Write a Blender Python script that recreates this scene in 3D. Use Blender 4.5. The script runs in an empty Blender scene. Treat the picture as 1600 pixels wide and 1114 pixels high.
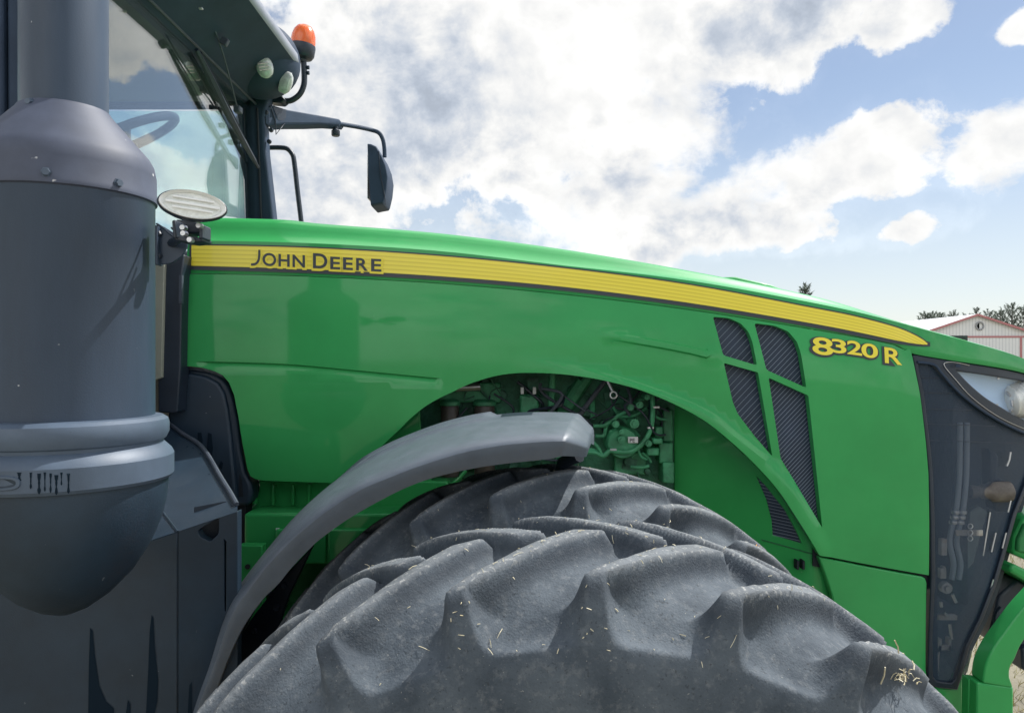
import bpy, bmesh, math, random
import numpy as np
from mathutils import Vector, Matrix, noise as mnoise
from mathutils.geometry import delaunay_2d_cdt
random.seed(7); rng = np.random.default_rng(7)
SC = bpy.context.scene; COL = SC.collection
R = math.radians

# ------------------------------------------------------------------ camera
CAMZ = 2.0; F = 1200.0
cam_d = bpy.data.cameras.new('camera'); cam = bpy.data.objects.new('camera', cam_d); COL.objects.link(cam)
cam.location = (0, 0, CAMZ); cam.rotation_euler = (R(90), 0, 0)
cam_d.sensor_width = 36; cam_d.lens = 36*F/1600; cam_d.clip_start = 0.05; cam_d.clip_end = 3000
SC.camera = cam
# ------------------------------------------------------------------ sun, exposure
SUN = Vector((0.50, 0.33, 0.80)).normalized()
sun_d = bpy.data.lights.new('sun', 'SUN'); sun = bpy.data.objects.new('sun', sun_d); COL.objects.link(sun)
sun.rotation_euler = (-SUN).to_track_quat('-Z', 'Y').to_euler()
sun_d.energy = 2.5; sun_d.angle = R(0.6); sun_d.color = (1.0, 0.972, 0.93)
SC.view_settings.view_transform = 'Standard'; SC.view_settings.look = 'None'
SC.view_settings.exposure = 1.22; SC.view_settings.gamma = 1; SC.view_settings.use_curve_mapping = False
SC.render.engine = 'CYCLES'
try:
    SC.cycles.max_bounces = 8; SC.cycles.transparent_max_bounces = 12; SC.cycles.use_denoising = True
    SC.cycles.caustics_reflective = False; SC.cycles.caustics_refractive = False
except Exception: pass

def azel(px, py):
    u = (px-800)/F; v = (557-py)/F
    return math.atan(u), math.atan2(v, math.sqrt(1+u*u))

# ------------------------------------------------------------------ sky with clouds (world)
def build_world():
    w = bpy.data.worlds.new('World'); SC.world = w; w.use_nodes = True
    nt = w.node_tree; N = nt.nodes; L = nt.links; N.clear()
    def nd(t, **k):
        n = N.new(t)
        for a, b in k.items(): setattr(n, a, b)
        return n
    def setin(s, v):
        if hasattr(v, 'links') or hasattr(v, 'is_linked'): L.new(v, s)
        else: s.default_value = v
    def M(op, a, b=None, c=None, clamp=False):
        n = nd('ShaderNodeMath', operation=op, use_clamp=clamp)
        setin(n.inputs[0], a)
        if b is not None: setin(n.inputs[1], b)
        if c is not None: setin(n.inputs[2], c)
        return n.outputs[0]
    def sstep(x, a, b, lo=0.0, hi=1.0):
        n = nd('ShaderNodeMapRange', interpolation_type='SMOOTHSTEP')
        setin(n.inputs[0], x); n.inputs[1].default_value = a; n.inputs[2].default_value = b
        n.inputs[3].default_value = lo; n.inputs[4].default_value = hi
        return n.outputs[0]
    tc = nd('ShaderNodeTexCoord'); d = tc.outputs['Generated']
    sp = nd('ShaderNodeSeparateXYZ'); L.new(d, sp.inputs[0])
    az = M('ARCTAN2', sp.outputs[0], sp.outputs[1]); el = M('ARCSINE', sp.outputs[2])
    cb = nd('ShaderNodeCombineXYZ'); L.new(az, cb.inputs[0]); L.new(el, cb.inputs[1]); P = cb.outputs[0]
    def nz(scale, detail=10, rough=0.55, dist=0.0, off=(0, 0, 0), sz=1.15, lac=2.0):
        mp = nd('ShaderNodeMapping'); L.new(d, mp.inputs[0]); mp.inputs[1].default_value = off; mp.inputs[3].default_value = (1, 1, sz)
        n = nd('ShaderNodeTexNoise'); L.new(mp.outputs[0], n.inputs['Vector'])
        n.inputs['Scale'].default_value = scale; n.inputs['Detail'].default_value = detail
        n.inputs['Roughness'].default_value = rough; n.inputs['Distortion'].default_value = dist; n.inputs['Lacunarity'].default_value = lac
        return n.outputs['Fac']
    def blob(px, py, rx, ry, rot=0, amp=1.0):
        a, e = azel(px, py)
        s = math.cos(a)
        mp = nd('ShaderNodeMapping', vector_type='TEXTURE'); L.new(P, mp.inputs[0])
        mp.inputs[1].default_value = (a, e, 0); mp.inputs[2].default_value = (0, 0, R(rot)); mp.inputs[3].default_value = (rx*s*s/F, ry*s/F, 1)
        ln = nd('ShaderNodeVectorMath', operation='LENGTH'); L.new(mp.outputs[0], ln.inputs[0])
        return M('MULTIPLY', M('SUBTRACT', 1.0, ln.outputs['Value']), amp)
    def mx(items, k=0.12):
        r = items[0]
        for i in items[1:]: r = M('SMOOTH_MAX', r, i, k)
        return r
    blobs = [blob(*b) for b in [
        (600, 130, 420, 280), (900, 210, 250, 230), (900, 20, 330, 190), (1190, 20, 250, 105, 4), (1410, 22, 95, 62, 10),
        (1180, 312, 300, 66, 19), (1370, 225, 130, 62, 32), (1120, 352, 190, 56), (1575, 222, 85, 62, 0, .8), (1405, 362, 62, 15, 8, .38),
        (470, 310, 230, 150), (1600, 40, 60, 30, 20)]]
    f = mx(blobs)
    gen = M('MULTIPLY', M('SUBTRACT', nz(1.7, 4, .5, 0, (3.1, 1.2, 0.4)), 0.50), 3.2)
    # outside the part of the sky in view broken cumulus goes on, made brighter
    win = M('MULTIPLY', sstep(M('ABSOLUTE', az), 0.62, 0.85, 1, 0), sstep(el, 0.46, 0.62, 1, 0))
    f = M('ADD', M('MULTIPLY', f, win), M('MULTIPLY', gen, M('SUBTRACT', 1.0, win)))
    f = M('MAXIMUM', f, -0.8)
    f = M('MINIMUM', f, 0.55)
    n1 = nz(5.5, 12, .60, 0.25); n2 = nz(16, 10, .62, 0.2, (5, 2, 1))
    S = SUN*0.05
    n1b = nz(4.5, 4, .5, 0.2, (9, 4, 2)); n1s = nz(4.5, 4, .5, 0.2, (9-S.x, 4-S.y, 2-S.z*1.15)); n2b = nz(13, 4, .5, .2, (5, 2, 1)); n2s = nz(13, 4, .5, .2, (5-S.x*.4, 2-S.y*.4, 1-S.z*.45))
    def dens(a, b): return M('ADD', f, M('ADD', M('MULTIPLY', M('SUBTRACT', a, .5), 2.1), M('MULTIPLY', M('SUBTRACT', b, .5), 1.15)))
    den = dens(n1, n2)
    soft = sstep(nz(3.5, 3, .5, 0, (4, 6, 1)), .4, .62)
    a1 = sstep(den, -0.05, 0.22); a2 = sstep(den, -0.34, 0.36)
    alpha = M('ADD', M('MULTIPLY', a1, M('SUBTRACT', 1.0, soft)), M('MULTIPLY', a2, soft))
    wisp = M('MULTIPLY', sstep(nz(4, 7, .6, 1.2, (2, 9, 5), 3.0), .52, .74), 0.42)
    alpha = M('MAXIMUM', alpha, wisp)
    veil = M('ADD', M('MULTIPLY', sstep(el, .0, .34, 1, 0), .45), .16)
    alpha = M('MAXIMUM', alpha, veil)
    rel = M('ADD', M('MULTIPLY', M('SUBTRACT', n1b, n1s), 3.2), M('MULTIPLY', M('SUBTRACT', n2b, n2s), 2.0))     # lit billows
    greys = mx([blob(*b) for b in [(745, 270, 130, 105), (1210, 40, 190, 85), (560, 60, 230, 85), (590, 190, 200, 90), (1120, 355, 230, 50, 6), (700, 310, 260, 70), (480, 290, 150, 100), (970, 240, 70, 60)]], .2)
    gmask = sstep(M('ADD', greys, M('MULTIPLY', M('SUBTRACT', nz(6, 4, .5, .4, (1, 8, 3)), .5), 1.3)), -0.45, 0.65)
    ggen = sstep(nz(3.0, 5, .5, 0, (7, 3, 3)), .42, .68)
    gm = M('ADD', M('MULTIPLY', gmask, win), M('MULTIPLY', ggen, M('SUBTRACT', 1.0, win)))
    thick = sstep(den, 0.10, 1.0)
    shade = M('MULTIPLY', thick, M('ADD', M('MULTIPLY', gm, .75), .25))
    fine = M('SUBTRACT', nz(11, 11, .62, .9, (2, 5, 7)), .5)
    lin = M('ADD', M('ADD', M('SUBTRACT', 0.44, M('MULTIPLY', shade, 0.19)), M('MULTIPLY', rel, 0.10)), M('MULTIPLY', fine, .13))
    lin = M('MAXIMUM', M('MINIMUM', lin, 0.60), 0.24)
    lou = M('ADD', M('SUBTRACT', 0.80, M('MULTIPLY', shade, 0.34)), M('MULTIPLY', rel, 0.25))  # unseen clouds set brighter than those in view, added fill for the shade
    lum = M('ADD', M('MULTIPLY', lin, win), M('MULTIPLY', lou, M('SUBTRACT', 1.0, win)))
    thin = sstep(den, -.3, .05); lum = M('ADD', M('MULTIPLY', lum, thin), M('MULTIPLY', .39, M('SUBTRACT', 1.0, thin)))
    lumn = sstep(lum, 0.25, 0.42)
    mixc = nd('ShaderNodeMix', data_type='RGBA'); L.new(lumn, mixc.inputs[0])
    mixc.inputs[6].default_value = (0.80, 0.90, 1.06, 1); mixc.inputs[7].default_value = (1.0, 1.0, 0.99, 1)
    vm = nd('ShaderNodeVectorMath', operation='SCALE'); L.new(mixc.outputs[2], vm.inputs[0]); L.new(lum, vm.inputs['Scale'])
    bgc = nd('ShaderNodeBackground'); L.new(vm.outputs[0], bgc.inputs[0]); bgc.inputs[1].default_value = 1.0
    sky = nd('ShaderNodeTexSky', sky_type='NISHITA'); sky.sun_disc = False
    sky.sun_elevation = math.asin(SUN.z); sky.sun_rotation = math.atan2(SUN.x, SUN.y)
    sky.altitude = 300; sky.air_density = 1.0; sky.dust_density = .35; sky.ozone_density = 2.0
    bgs = nd('ShaderNodeBackground'); L.new(sky.outputs[0], bgs.inputs[0]); bgs.inputs[1].default_value = 0.05
    ms = nd('ShaderNodeMixShader'); L.new(alpha, ms.inputs[0]); L.new(bgs.outputs[0], ms.inputs[1]); L.new(bgc.outputs[0], ms.inputs[2])
    out = nd('ShaderNodeOutputWorld'); L.new(ms.outputs[0], out.inputs[0])
build_world()

# ------------------------------------------------------------------ materials
def mat(name, col, rough=.5, metal=0.0, coat=0.0, var=0.0, vscale=6, bump=0.0, bscale=200, col2=None, streak=0, spec=.5, speck=0.0, speck_scale=90, speck_col=(.6, .6, .58), rvar=0.0, bump2=0.0, b2scale=40, trans=0.0):
    m = bpy.data.materials.new(name); m.use_nodes = True
    nt = m.node_tree; N = nt.nodes; L = nt.links; b = N['Principled BSDF']
    b.inputs['Base Color'].default_value = (*col, 1); b.inputs['Roughness'].default_value = rough; b.inputs['Metallic'].default_value = metal
    b.inputs['Coat Weight'].default_value = coat; b.inputs['Coat Roughness'].default_value = .06; b.inputs['Specular IOR Level'].default_value = spec
    tc = N.new('ShaderNodeTexCoord')
    def noise(scale, detail=6, ro=.6, sc=(1, 1, 1)):
        mp = N.new('ShaderNodeMapping'); L.new(tc.outputs['Object'], mp.inputs[0]); mp.inputs[3].default_value = sc
        n = N.new('ShaderNodeTexNoise'); L.new(mp.outputs[0], n.inputs['Vector'])
        n.inputs['Scale'].default_value = scale; n.inputs['Detail'].default_value = detail; n.inputs['Roughness'].default_value = ro
        return n.outputs['Fac']
    cur = None
    if var or col2:
        c2 = col2 or tuple(min(1, c*(1+var)) for c in col); c1 = col if col2 else tuple(c*(1-var) for c in col)
        mr = N.new('ShaderNodeMapRange'); L.new(noise(vscale, 8, .62, (1, 1, .18) if streak else (1, 1, 1)), mr.inputs[0]); mr.inputs[1].default_value = .34; mr.inputs[2].default_value = .68
        mx = N.new('ShaderNodeMix'); mx.data_type = 'RGBA'; L.new(mr.outputs[0], mx.inputs[0]); mx.inputs[6].default_value = (*c1, 1); mx.inputs[7].default_value = (*c2, 1)
        cur = mx.outputs[2]
    if speck:
        mr = N.new('ShaderNodeMapRange'); L.new(noise(speck_scale, 3, .5), mr.inputs[0]); mr.inputs[1].default_value = 1-speck; mr.inputs[2].default_value = 1-speck+.03
        mx = N.new('ShaderNodeMix'); mx.data_type = 'RGBA'; L.new(mr.outputs[0], mx.inputs[0])
        if cur: L.new(cur, mx.inputs[6])
        else: mx.inputs[6].default_value = (*col, 1)
        mx.inputs[7].default_value = (*speck_col, 1); cur = mx.outputs[2]
    if cur: L.new(cur, b.inputs['Base Color'])
    if rvar:
        mr = N.new('ShaderNodeMapRange'); L.new(noise(vscale*1.7, 6, .6, (1, 1, .3) if streak else (1, 1, 1)), mr.inputs[0]); mr.inputs[1].default_value = .3; mr.inputs[2].default_value = .7
        mr.inputs[3].default_value = max(.03, rough-rvar); mr.inputs[4].default_value = rough+rvar; L.new(mr.outputs[0], b.inputs['Roughness'])
    h = None
    if bump:
        bp = N.new('ShaderNodeBump'); L.new(noise(bscale, 4, .6), bp.inputs['Height']); bp.inputs['Strength'].default_value = bump; bp.inputs['Distance'].default_value = .01; h = bp.outputs[0]
    if bump2:
        bp = N.new('ShaderNodeBump'); L.new(noise(b2scale, 5, .6), bp.inputs['Height']); bp.inputs['Strength'].default_value = bump2; bp.inputs['Distance'].default_value = .02
        if h: L.new(h, bp.inputs['Normal'])
        h = bp.outputs[0]
    if h: L.new(h, b.inputs['Normal'])
    if trans:
        t = N.new('ShaderNodeBsdfTransparent'); ms = N.new('ShaderNodeMixShader'); ms.inputs[0].default_value = trans
        L.new(b.outputs[0], ms.inputs[1]); L.new(t.outputs[0], ms.inputs[2]); L.new(ms.outputs[0], N['Material Output'].inputs[0])
    return m

def glass(name, tint, ior=1.5, rough=0.02, extra=0.0, gain=1.15):
    m = bpy.data.materials.new(name); m.use_nodes = True
    nt = m.node_tree; N = nt.nodes; L = nt.links; N.clear()
    t = N.new('ShaderNodeBsdfTransparent'); t.inputs[0].default_value = (*tint, 1)
    g = N.new('ShaderNodeBsdfGlossy'); g.inputs['Roughness'].default_value = rough
    fr = N.new('ShaderNodeFresnel'); ge = N.new('ShaderNodeNewGeometry')
    im = N.new('ShaderNodeMapRange'); L.new(ge.outputs['Backfacing'], im.inputs[0]); im.inputs[3].default_value = ior; im.inputs[4].default_value = 1/ior; L.new(im.outputs[0], fr.inputs[0])
    ad = N.new('ShaderNodeMath'); ad.operation = 'MULTIPLY_ADD'; L.new(fr.outputs[0], ad.inputs[0]); ad.inputs[1].default_value = 1.15; ad.inputs[2].default_value = extra
    ad.inputs[1].default_value = gain; ad.use_clamp = True; ms = N.new('ShaderNodeMixShader'); L.new(ad.outputs[0], ms.inputs[0]); L.new(t.outputs[0], ms.inputs[1]); L.new(g.outputs[0], ms.inputs[2])
    o = N.new('ShaderNodeOutputMaterial'); L.new(ms.outputs[0], o.inputs[0])
    return m

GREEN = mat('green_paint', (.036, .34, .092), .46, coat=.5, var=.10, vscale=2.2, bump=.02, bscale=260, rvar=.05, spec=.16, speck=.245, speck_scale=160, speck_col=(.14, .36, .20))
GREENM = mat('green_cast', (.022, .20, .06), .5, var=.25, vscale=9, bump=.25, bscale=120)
ENG = mat('engine_green', (.06, .31, .15), .5, var=.40, vscale=14, bump=.3, bscale=90)
GREY = mat('grey_plastic', (.055, .068, .092), .45, var=.14, vscale=10, bump=.25, bscale=420, speck=.22, speck_scale=60, speck_col=(.2, .22, .24), rvar=.1)
FENDER = mat('fender_plastic', (.098, .120, .150), .42, var=.10, vscale=14, bump=.15, bscale=600, rvar=.08)
EXH = mat('exhaust_paint', (.031, .052, .086), .50, var=.22, vscale=7, streak=1, bump=.06, bscale=300, speck=.235, speck_scale=70, speck_col=(.42, .44, .46), rvar=.1)
EXHC = mat('exhaust_collar_cast', (.072, .102, .146), .5, var=.15, vscale=12, bump=.05, bscale=400, speck=.26, speck_scale=120, speck_col=(.05, .055, .06))
EXHB = mat('exhaust_bowl_paint', (.016, .034, .056), .5, var=.25, vscale=6, bump=.1, bscale=250, speck=.25, speck_scale=55, speck_col=(.2, .23, .25))
CONE = mat('exhaust_cone_paint', (.056, .068, .104), .58, var=.2, vscale=9, bump=.03, bscale=400, speck=.29, speck_scale=34, speck_col=(.55, .55, .56))
SHROUD = mat('shroud_plastic', (.014, .030, .050), .45, var=.22, vscale=5, bump=.12, bscale=500, speck=.255, speck_scale=48, speck_col=(.22, .25, .26), rvar=.1)
BLACK = mat('black_plastic', (.016, .026, .042), .40, var=.2, vscale=8, bump=.15, bscale=300)
CABD = mat('cab_charcoal', (.036, .056, .092), .6, spec=.16, var=.15, vscale=6, bump=.12, bscale=300)
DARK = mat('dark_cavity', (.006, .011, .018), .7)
ROOFW = mat('roof_edge_grey', (.24, .26, .31), .45, var=.08, vscale=8)
LHOSE = mat('pale_hose', (.26, .30, .34), .5)
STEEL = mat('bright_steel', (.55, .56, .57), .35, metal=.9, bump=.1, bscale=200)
LAMPR = mat('lamp_bezel_silver', (.88, .89, .88), .3)
LENSW = mat('work_lamp_lens', (.80, .82, .78), .15, coat=.5, var=.12, vscale=120)
CUP = mat('lamp_cup_silver', (.72, .74, .72), .35, metal=.3)
CHROME = mat('lamp_reflector', (.88, .89, .88), .22, metal=.85)
LAMPW = mat('lamp_lens_ribbed', (.55, .57, .56), .12, coat=.6, var=.2, vscale=60)
HLB = mat('headlight_reflector', (.48, .66, .86), .45)  # reflected sky put into the reflector's pale blue
YEL = None
STICKB = mat('decal_black', (.035, .045, .055), .4)
YTXT = mat('decal_yellow', (.92, .77, .06), .4, var=.05)
KHAKI = mat('khaki_panel', (.30, .31, .25), .6, var=.1)
LINER = mat('headliner', (.10, .125, .12), .8)
RUST = mat('rusty_cast', (.30, .26, .21), .65, col2=(.42, .43, .42), vscale=20, bump=.3, bscale=120)
FILT = mat('filter_can', (.085, .07, .062), .45, var=.2)
WHITE = mat('white_label', (.75, .76, .76), .5)
RIMY = mat('rim_yellow', (.75, .50, .02), .4, var=.1)
WET = mat('wet_stain', (.007, .016, .027), .75, spec=.1)
STRAW = mat('straw', (.52, .45, .27), .7, col2=(.70, .66, .52), vscale=30)
ORL = mat('dry_petal', (.70, .30, .05), .6, var=.2, vscale=80)
SCREEN = mat('grille_screen', (.050, .085, .138), .34, var=.12, vscale=5, bump=.1, bscale=400, trans=.70)
MESH = mat('vent_backing', (.028, .046, .085), .45, var=.25, vscale=10, trans=.05)
SLAT = mat('vent_slat_metal', (.20, .25, .32), .4)
GLASS = glass('cab_glass', (.96, .995, .985), 1.5, .0, .02, 2.2)
GLASS2 = glass('door_glass', (.83, .98, .96), 1.5, .0, .0)
GLASSL = glass('lamp_glass', (.97, .98, 1.0), 1.45, .0, .03)
def orange_mat():
    m = mat('beacon_orange', (.95, .16, .015), .25, coat=.4)
    b = m.node_tree.nodes['Principled BSDF']; b.inputs['Transmission Weight'].default_value = .25; b.inputs['Subsurface Weight'].default_value = .3; b.inputs['Subsurface Radius'].default_value = (.05, .01, .004)
    return m
ORANGE = orange_mat()
def stripe_mat():
    m = bpy.data.materials.new('stripe_yellow'); m.use_nodes = True
    nt = m.node_tree; N = nt.nodes; L = nt.links; b = N['Principled BSDF']; b.inputs['Roughness'].default_value = .34; b.inputs['Coat Weight'].default_value = .2
    uv = N.new('ShaderNodeUVMap'); sp = N.new('ShaderNodeSeparateXYZ'); L.new(uv.outputs[0], sp.inputs[0])
    a = N.new('ShaderNodeMath'); a.operation = 'MULTIPLY'; L.new(sp.outputs[1], a.inputs[0]); a.inputs[1].default_value = 5
    fr = N.new('ShaderNodeMath'); fr.operation = 'FRACT'; L.new(a.outputs[0], fr.inputs[0])
    cr = N.new('ShaderNodeValToRGB'); L.new(fr.outputs[0], cr.inputs[0])
    e = cr.color_ramp.elements; e[0].position = 0.0; e[0].color = (.74, .59, .03, 1); e[1].position = .14; e[1].color = (.76, .61, .035, 1)
    for p, c in ((.30, (.90, .75, .055, 1)), (.85, (.93, .78, .06, 1)), (1.0, (.74, .59, .03, 1))):
        x = e.new(p); x.color = c
    L.new(cr.outputs[0], b.inputs['Base Color'])
    return m
YEL = stripe_mat()
def rubber_mat():
    m = bpy.data.materials.new('dusty_rubber'); m.use_nodes = True
    nt = m.node_tree; N = nt.nodes; L = nt.links; b = N['Principled BSDF']; b.inputs['Roughness'].default_value = .82; b.inputs['Specular IOR Level'].default_value = .35
    tc = N.new('ShaderNodeTexCoord')
    def nz(s, de, ro, dist=0, sc=(1, 1, 1)):
        mp = N.new('ShaderNodeMapping'); L.new(tc.outputs['Object'], mp.inputs[0]); mp.inputs[3].default_value = sc
        n = N.new('ShaderNodeTexNoise'); L.new(mp.outputs[0], n.inputs['Vector'])
        n.inputs['Scale'].default_value = s; n.inputs['Detail'].default_value = de; n.inputs['Roughness'].default_value = ro; n.inputs['Distortion'].default_value = dist
        return n.outputs['Fac']
    def mr(x, a, c, lo=0, hi=1):
        n = N.new('ShaderNodeMapRange'); L.new(x, n.inputs[0]); n.inputs[1].default_value = a; n.inputs[2].default_value = c; n.inputs[3].default_value = lo; n.inputs[4].default_value = hi
        return n.outputs[0]
    def mix(fac, a, c):
        n = N.new('ShaderNodeMix'); n.data_type = 'RGBA'; L.new(fac, n.inputs[0])
        for k, v in ((6, a), (7, c)):
            if isinstance(v, tuple): n.inputs[k].default_value = (*v, 1)
            else: L.new(v, n.inputs[k])
        return n.outputs[2]
    c = mix(mr(nz(9, 8, .65), .36, .66), (.046, .060, .076), (.100, .121, .142))
    c = mix(mr(nz(70, 8, .7), .52, .70, 0, .40), c, (.22, .23, .235))
    c = mix(mr(nz(160, 4, .6), .60, .68, 0, .7), c, (.035, .042, .05))
    c = mix(mr(nz(230, 2, .5), .72, .76, 0, .35), c, (.50, .49, .44))
    at = N.new('ShaderNodeAttribute'); at.attribute_name = 'wear_shade'
    wl = N.new('ShaderNodeMath'); wl.operation = 'MULTIPLY'; L.new(mr(at.outputs['Fac'], .08, .45), wl.inputs[0]); L.new(mr(at.outputs['Fac'], .95, .55), wl.inputs[1])
    wl2 = N.new('ShaderNodeMath'); wl2.operation = 'MULTIPLY'; L.new(wl.outputs[0], wl2.inputs[0]); wl2.inputs[1].default_value = .62
    c = mix(wl2.outputs[0], c, (.034, .043, .055))  # lug walls darkened: shade and dirt both put into the colour
    c = mix(mr(at.outputs['Fac'], .80, 1, 0, .34), c, (.23, .24, .245))
    dz = N.new('ShaderNodeMath'); dz.operation = 'MULTIPLY'; L.new(mr(nz(120, 4, .6), .56, .64), dz.inputs[0]); L.new(mr(at.outputs['Fac'], .75, 1, 0, .55), dz.inputs[1])
    c = mix(dz.outputs[0], c, (.40, .40, .38))
    L.new(c, b.inputs['Base Color'])
    vo = N.new('ShaderNodeTexVoronoi'); vo.feature = 'F1'; vo.inputs['Scale'].default_value = 260; L.new(tc.outputs['Object'], vo.inputs['Vector'])
    b1 = N.new('ShaderNodeBump'); b1.inputs['Strength'].default_value = .34; b1.inputs['Distance'].default_value = .004; L.new(nz(190, 6, .66, .6, (1, .55, 1)), b1.inputs['Height'])
    b2 = N.new('ShaderNodeBump'); b2.inputs['Strength'].default_value = .16; b2.inputs['Distance'].default_value = .003; L.new(vo.outputs['Distance'], b2.inputs['Height']); L.new(b1.outputs[0], b2.inputs['Normal'])
    L.new(b2.outputs[0], b.inputs['Normal'])
    return m
RUBBER = rubber_mat()

# ------------------------------------------------------------------ mesh helpers
def W(px, py, Y): return Vector(((px-800)*Y/F, Y, CAMZ-(py-557)*Y/F))

def link(name, me, m, parent=None, bevel=0, seg=2, ang=40):
    o = bpy.data.objects.new(name, me); COL.objects.link(o)
    if m: me.materials.append(m)
    if parent is not None:
        o.parent = parent
        if parent.type == 'EMPTY' and parent.parent is None: o.location = -parent.location
    if bevel:
        md = o.modifiers.new('bevel', 'BEVEL'); md.width = bevel; md.segments = seg; md.limit_method = 'ANGLE'; md.angle_limit = R(ang); md.use_clamp_overlap = True
    return o
def mk(name, V, Fc, m, parent=None, smooth=True, sharp=40, bevel=0, seg=2, fix=True):
    me = bpy.data.meshes.new(name); me.from_pydata([tuple(v) for v in V], [], Fc)
    if fix:
        bm = bmesh.new(); bm.from_mesh(me); bmesh.ops.recalc_face_normals(bm, faces=bm.faces); bm.to_mesh(me); bm.free()
    if smooth:
        me.shade_smooth()
        if sharp: me.set_sharp_from_angle(angle=R(sharp))
    return link(name, me, m, parent, bevel, seg)

class MB:
    def __init__(s): s.V = []; s.F = []
    def add(s, V, Fc):
        k = len(s.V); s.V += [Vector(v) for v in V]; s.F += [[i+k for i in f] for f in Fc]; return s
    def box(s, c, size, rot=None):
        c = Vector(c); hx, hy, hz = (x/2 for x in size)
        V = [Vector((x, y, z)) for x in (-hx, hx) for y in (-hy, hy) for z in (-hz, hz)]
        if rot is not None: V = [rot @ v for v in V]
        return s.add([v+c for v in V], [(0, 1, 3, 2), (4, 6, 7, 5), (0, 4, 5, 1), (2, 3, 7, 6), (0, 2, 6, 4), (1, 5, 7, 3)])
    def pbox(s, x0, y0, x1, y1, Y0, Y1):
        a = W(x0, y0, Y0); b = W(x1, y1, Y0)
        return s.box(((a.x+b.x)/2, (Y0+Y1)/2, (a.z+b.z)/2), (abs(b.x-a.x), Y1-Y0, abs(b.z-a.z)))
    def tube(s, pts, r, n=8, smooth=0, cap=True):
        P = [Vector(p) for p in pts]; rr = r if isinstance(r, (list, tuple)) else [r]*len(P)
        if smooth: P, rr = catmull(P, rr, smooth)
        T = [(P[min(i+1, len(P)-1)]-P[max(i-1, 0)]).normalized() for i in range(len(P))]
        u = T[0].orthogonal().normalized(); V = []; Fc = []
        for i, p in enumerate(P):
            u = (u-T[i]*u.dot(T[i])).normalized(); w = T[i].cross(u)
            for k in range(n):
                a = 2*math.pi*k/n; V.append(p+(u*math.cos(a)+w*math.sin(a))*rr[i])
        for i in range(len(P)-1):
            for k in range(n): Fc.append((i*n+k, i*n+(k+1) % n, (i+1)*n+(k+1) % n, (i+1)*n+k))
        if cap: Fc.append(tuple(range(n-1, -1, -1))); Fc.append(tuple((len(P)-1)*n+k for k in range(n)))
        return s.add(V, Fc)
    def lathe(s, prof, c=(0, 0, 0), n=48, rot=None):
        V = []; Fc = []; c = Vector(c); m = len(prof)
        for r, z in prof:
            for k in range(n):
                a = 2*math.pi*k/n; v = Vector((r*math.cos(a), r*math.sin(a), z))
                V.append((rot @ v if rot is not None else v)+c)
        for i in range(m-1):
            for k in range(n): Fc.append((i*n+k, i*n+(k+1) % n, (i+1)*n+(k+1) % n, (i+1)*n+k))
        if prof[0][0] > 1e-5: Fc.append(tuple(range(n-1, -1, -1)))
        if prof[-1][0] > 1e-5: Fc.append(tuple((m-1)*n+k for k in range(n)))
        return s.add(V, Fc)
    def prism(s, pts, Y0, Y1):
        f = [W(x, y, Y0) for x, y in pts]; b = [v+Vector((0, Y1-Y0, 0)) for v in f]; n = len(pts)
        return s.add(f+b, [tuple(range(n)), tuple(range(2*n-1, n-1, -1))]+[(i, (i+1) % n, n+(i+1) % n, n+i) for i in range(n)])
    def loft(s, rows, closed=False):
        n = len(rows[0]); V = [v for r in rows for v in r]; Fc = []
        for i in range(len(rows)-1):
            for k in range(n if closed else n-1): Fc.append((i*n+k, i*n+(k+1) % n, (i+1)*n+(k+1) % n, (i+1)*n+k))
        return s.add(V, Fc)
    def build(s, name, m, parent=None, **k): return mk(name, s.V, s.F, m, parent, **k)

def catmull(P, rr, sub):
    Q = []; q = []
    for i in range(len(P)-1):
        p0, p1, p2, p3 = P[max(i-1, 0)], P[i], P[i+1], P[min(i+2, len(P)-1)]
        for k in range(sub):
            t = k/sub
            Q.append(.5*((2*p1)+(p2-p0)*t+(2*p0-5*p1+4*p2-p3)*t*t+(3*p1-p0-3*p2+p3)*t**3)); q.append(rr[i]+(rr[i+1]-rr[i])*t)
    Q.append(P[-1]); q.append(rr[-1]); return Q, q
def interp(tab, x):
    if x <= tab[0][0]: return tab[0][1]
    for (a, b), (c, d) in zip(tab, tab[1:]):
        if x <= c: return b+(d-b)*(x-a)/(c-a)
    return tab[-1][1]
def smooth_tab(tab, n=6):
    P = [Vector((a, b, 0)) for a, b in tab]; Q, _ = catmull(P, [0]*len(P), n); return [(v.x, v.y) for v in Q]
def sst(x, a, b):
    t = min(1, max(0, (x-a)/(b-a))); return t*t*(3-2*t)
def resample(poly, step, closed=True):
    out = []; n = len(poly)
    for i in range(n if closed else n-1):
        a = poly[i]; b = poly[(i+1) % n]; k = max(1, int(round(math.dist(a, b)/step)))
        out += [(a[0]+(b[0]-a[0])*j/k, a[1]+(b[1]-a[1])*j/k) for j in range(k)]
    if not closed: out.append(tuple(poly[-1]))
    return out
def curve2(pts, n=5):
    P = [Vector((a, b, 0)) for a, b in pts]; Q, _ = catmull(P, [0]*len(P), n); return [(v.x, v.y) for v in Q]
def rounded(poly, r, n=4):
    out = []; m = len(poly)
    for i in range(m):
        p = Vector(poly[i]); a = Vector(poly[i-1])-p; b = Vector(poly[(i+1) % m])-p
        k = min(r, a.length*.45, b.length*.45); A = p+a.normalized()*k; B = p+b.normalized()*k
        for j in range(n+1):
            t = j/n; q = A*(1-t)**2+p*2*t*(1-t)+B*t*t; out.append((q.x, q.y))
    return out
def inside(p, poly):
    x, y = p; c = False; n = len(poly); j = n-1
    for i in range(n):
        xi, yi = poly[i]; xj, yj = poly[j]
        if (yi > y) != (yj > y) and x < (xj-xi)*(y-yi)/(yj-yi)+xi: c = not c
        j = i
    return c
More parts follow.
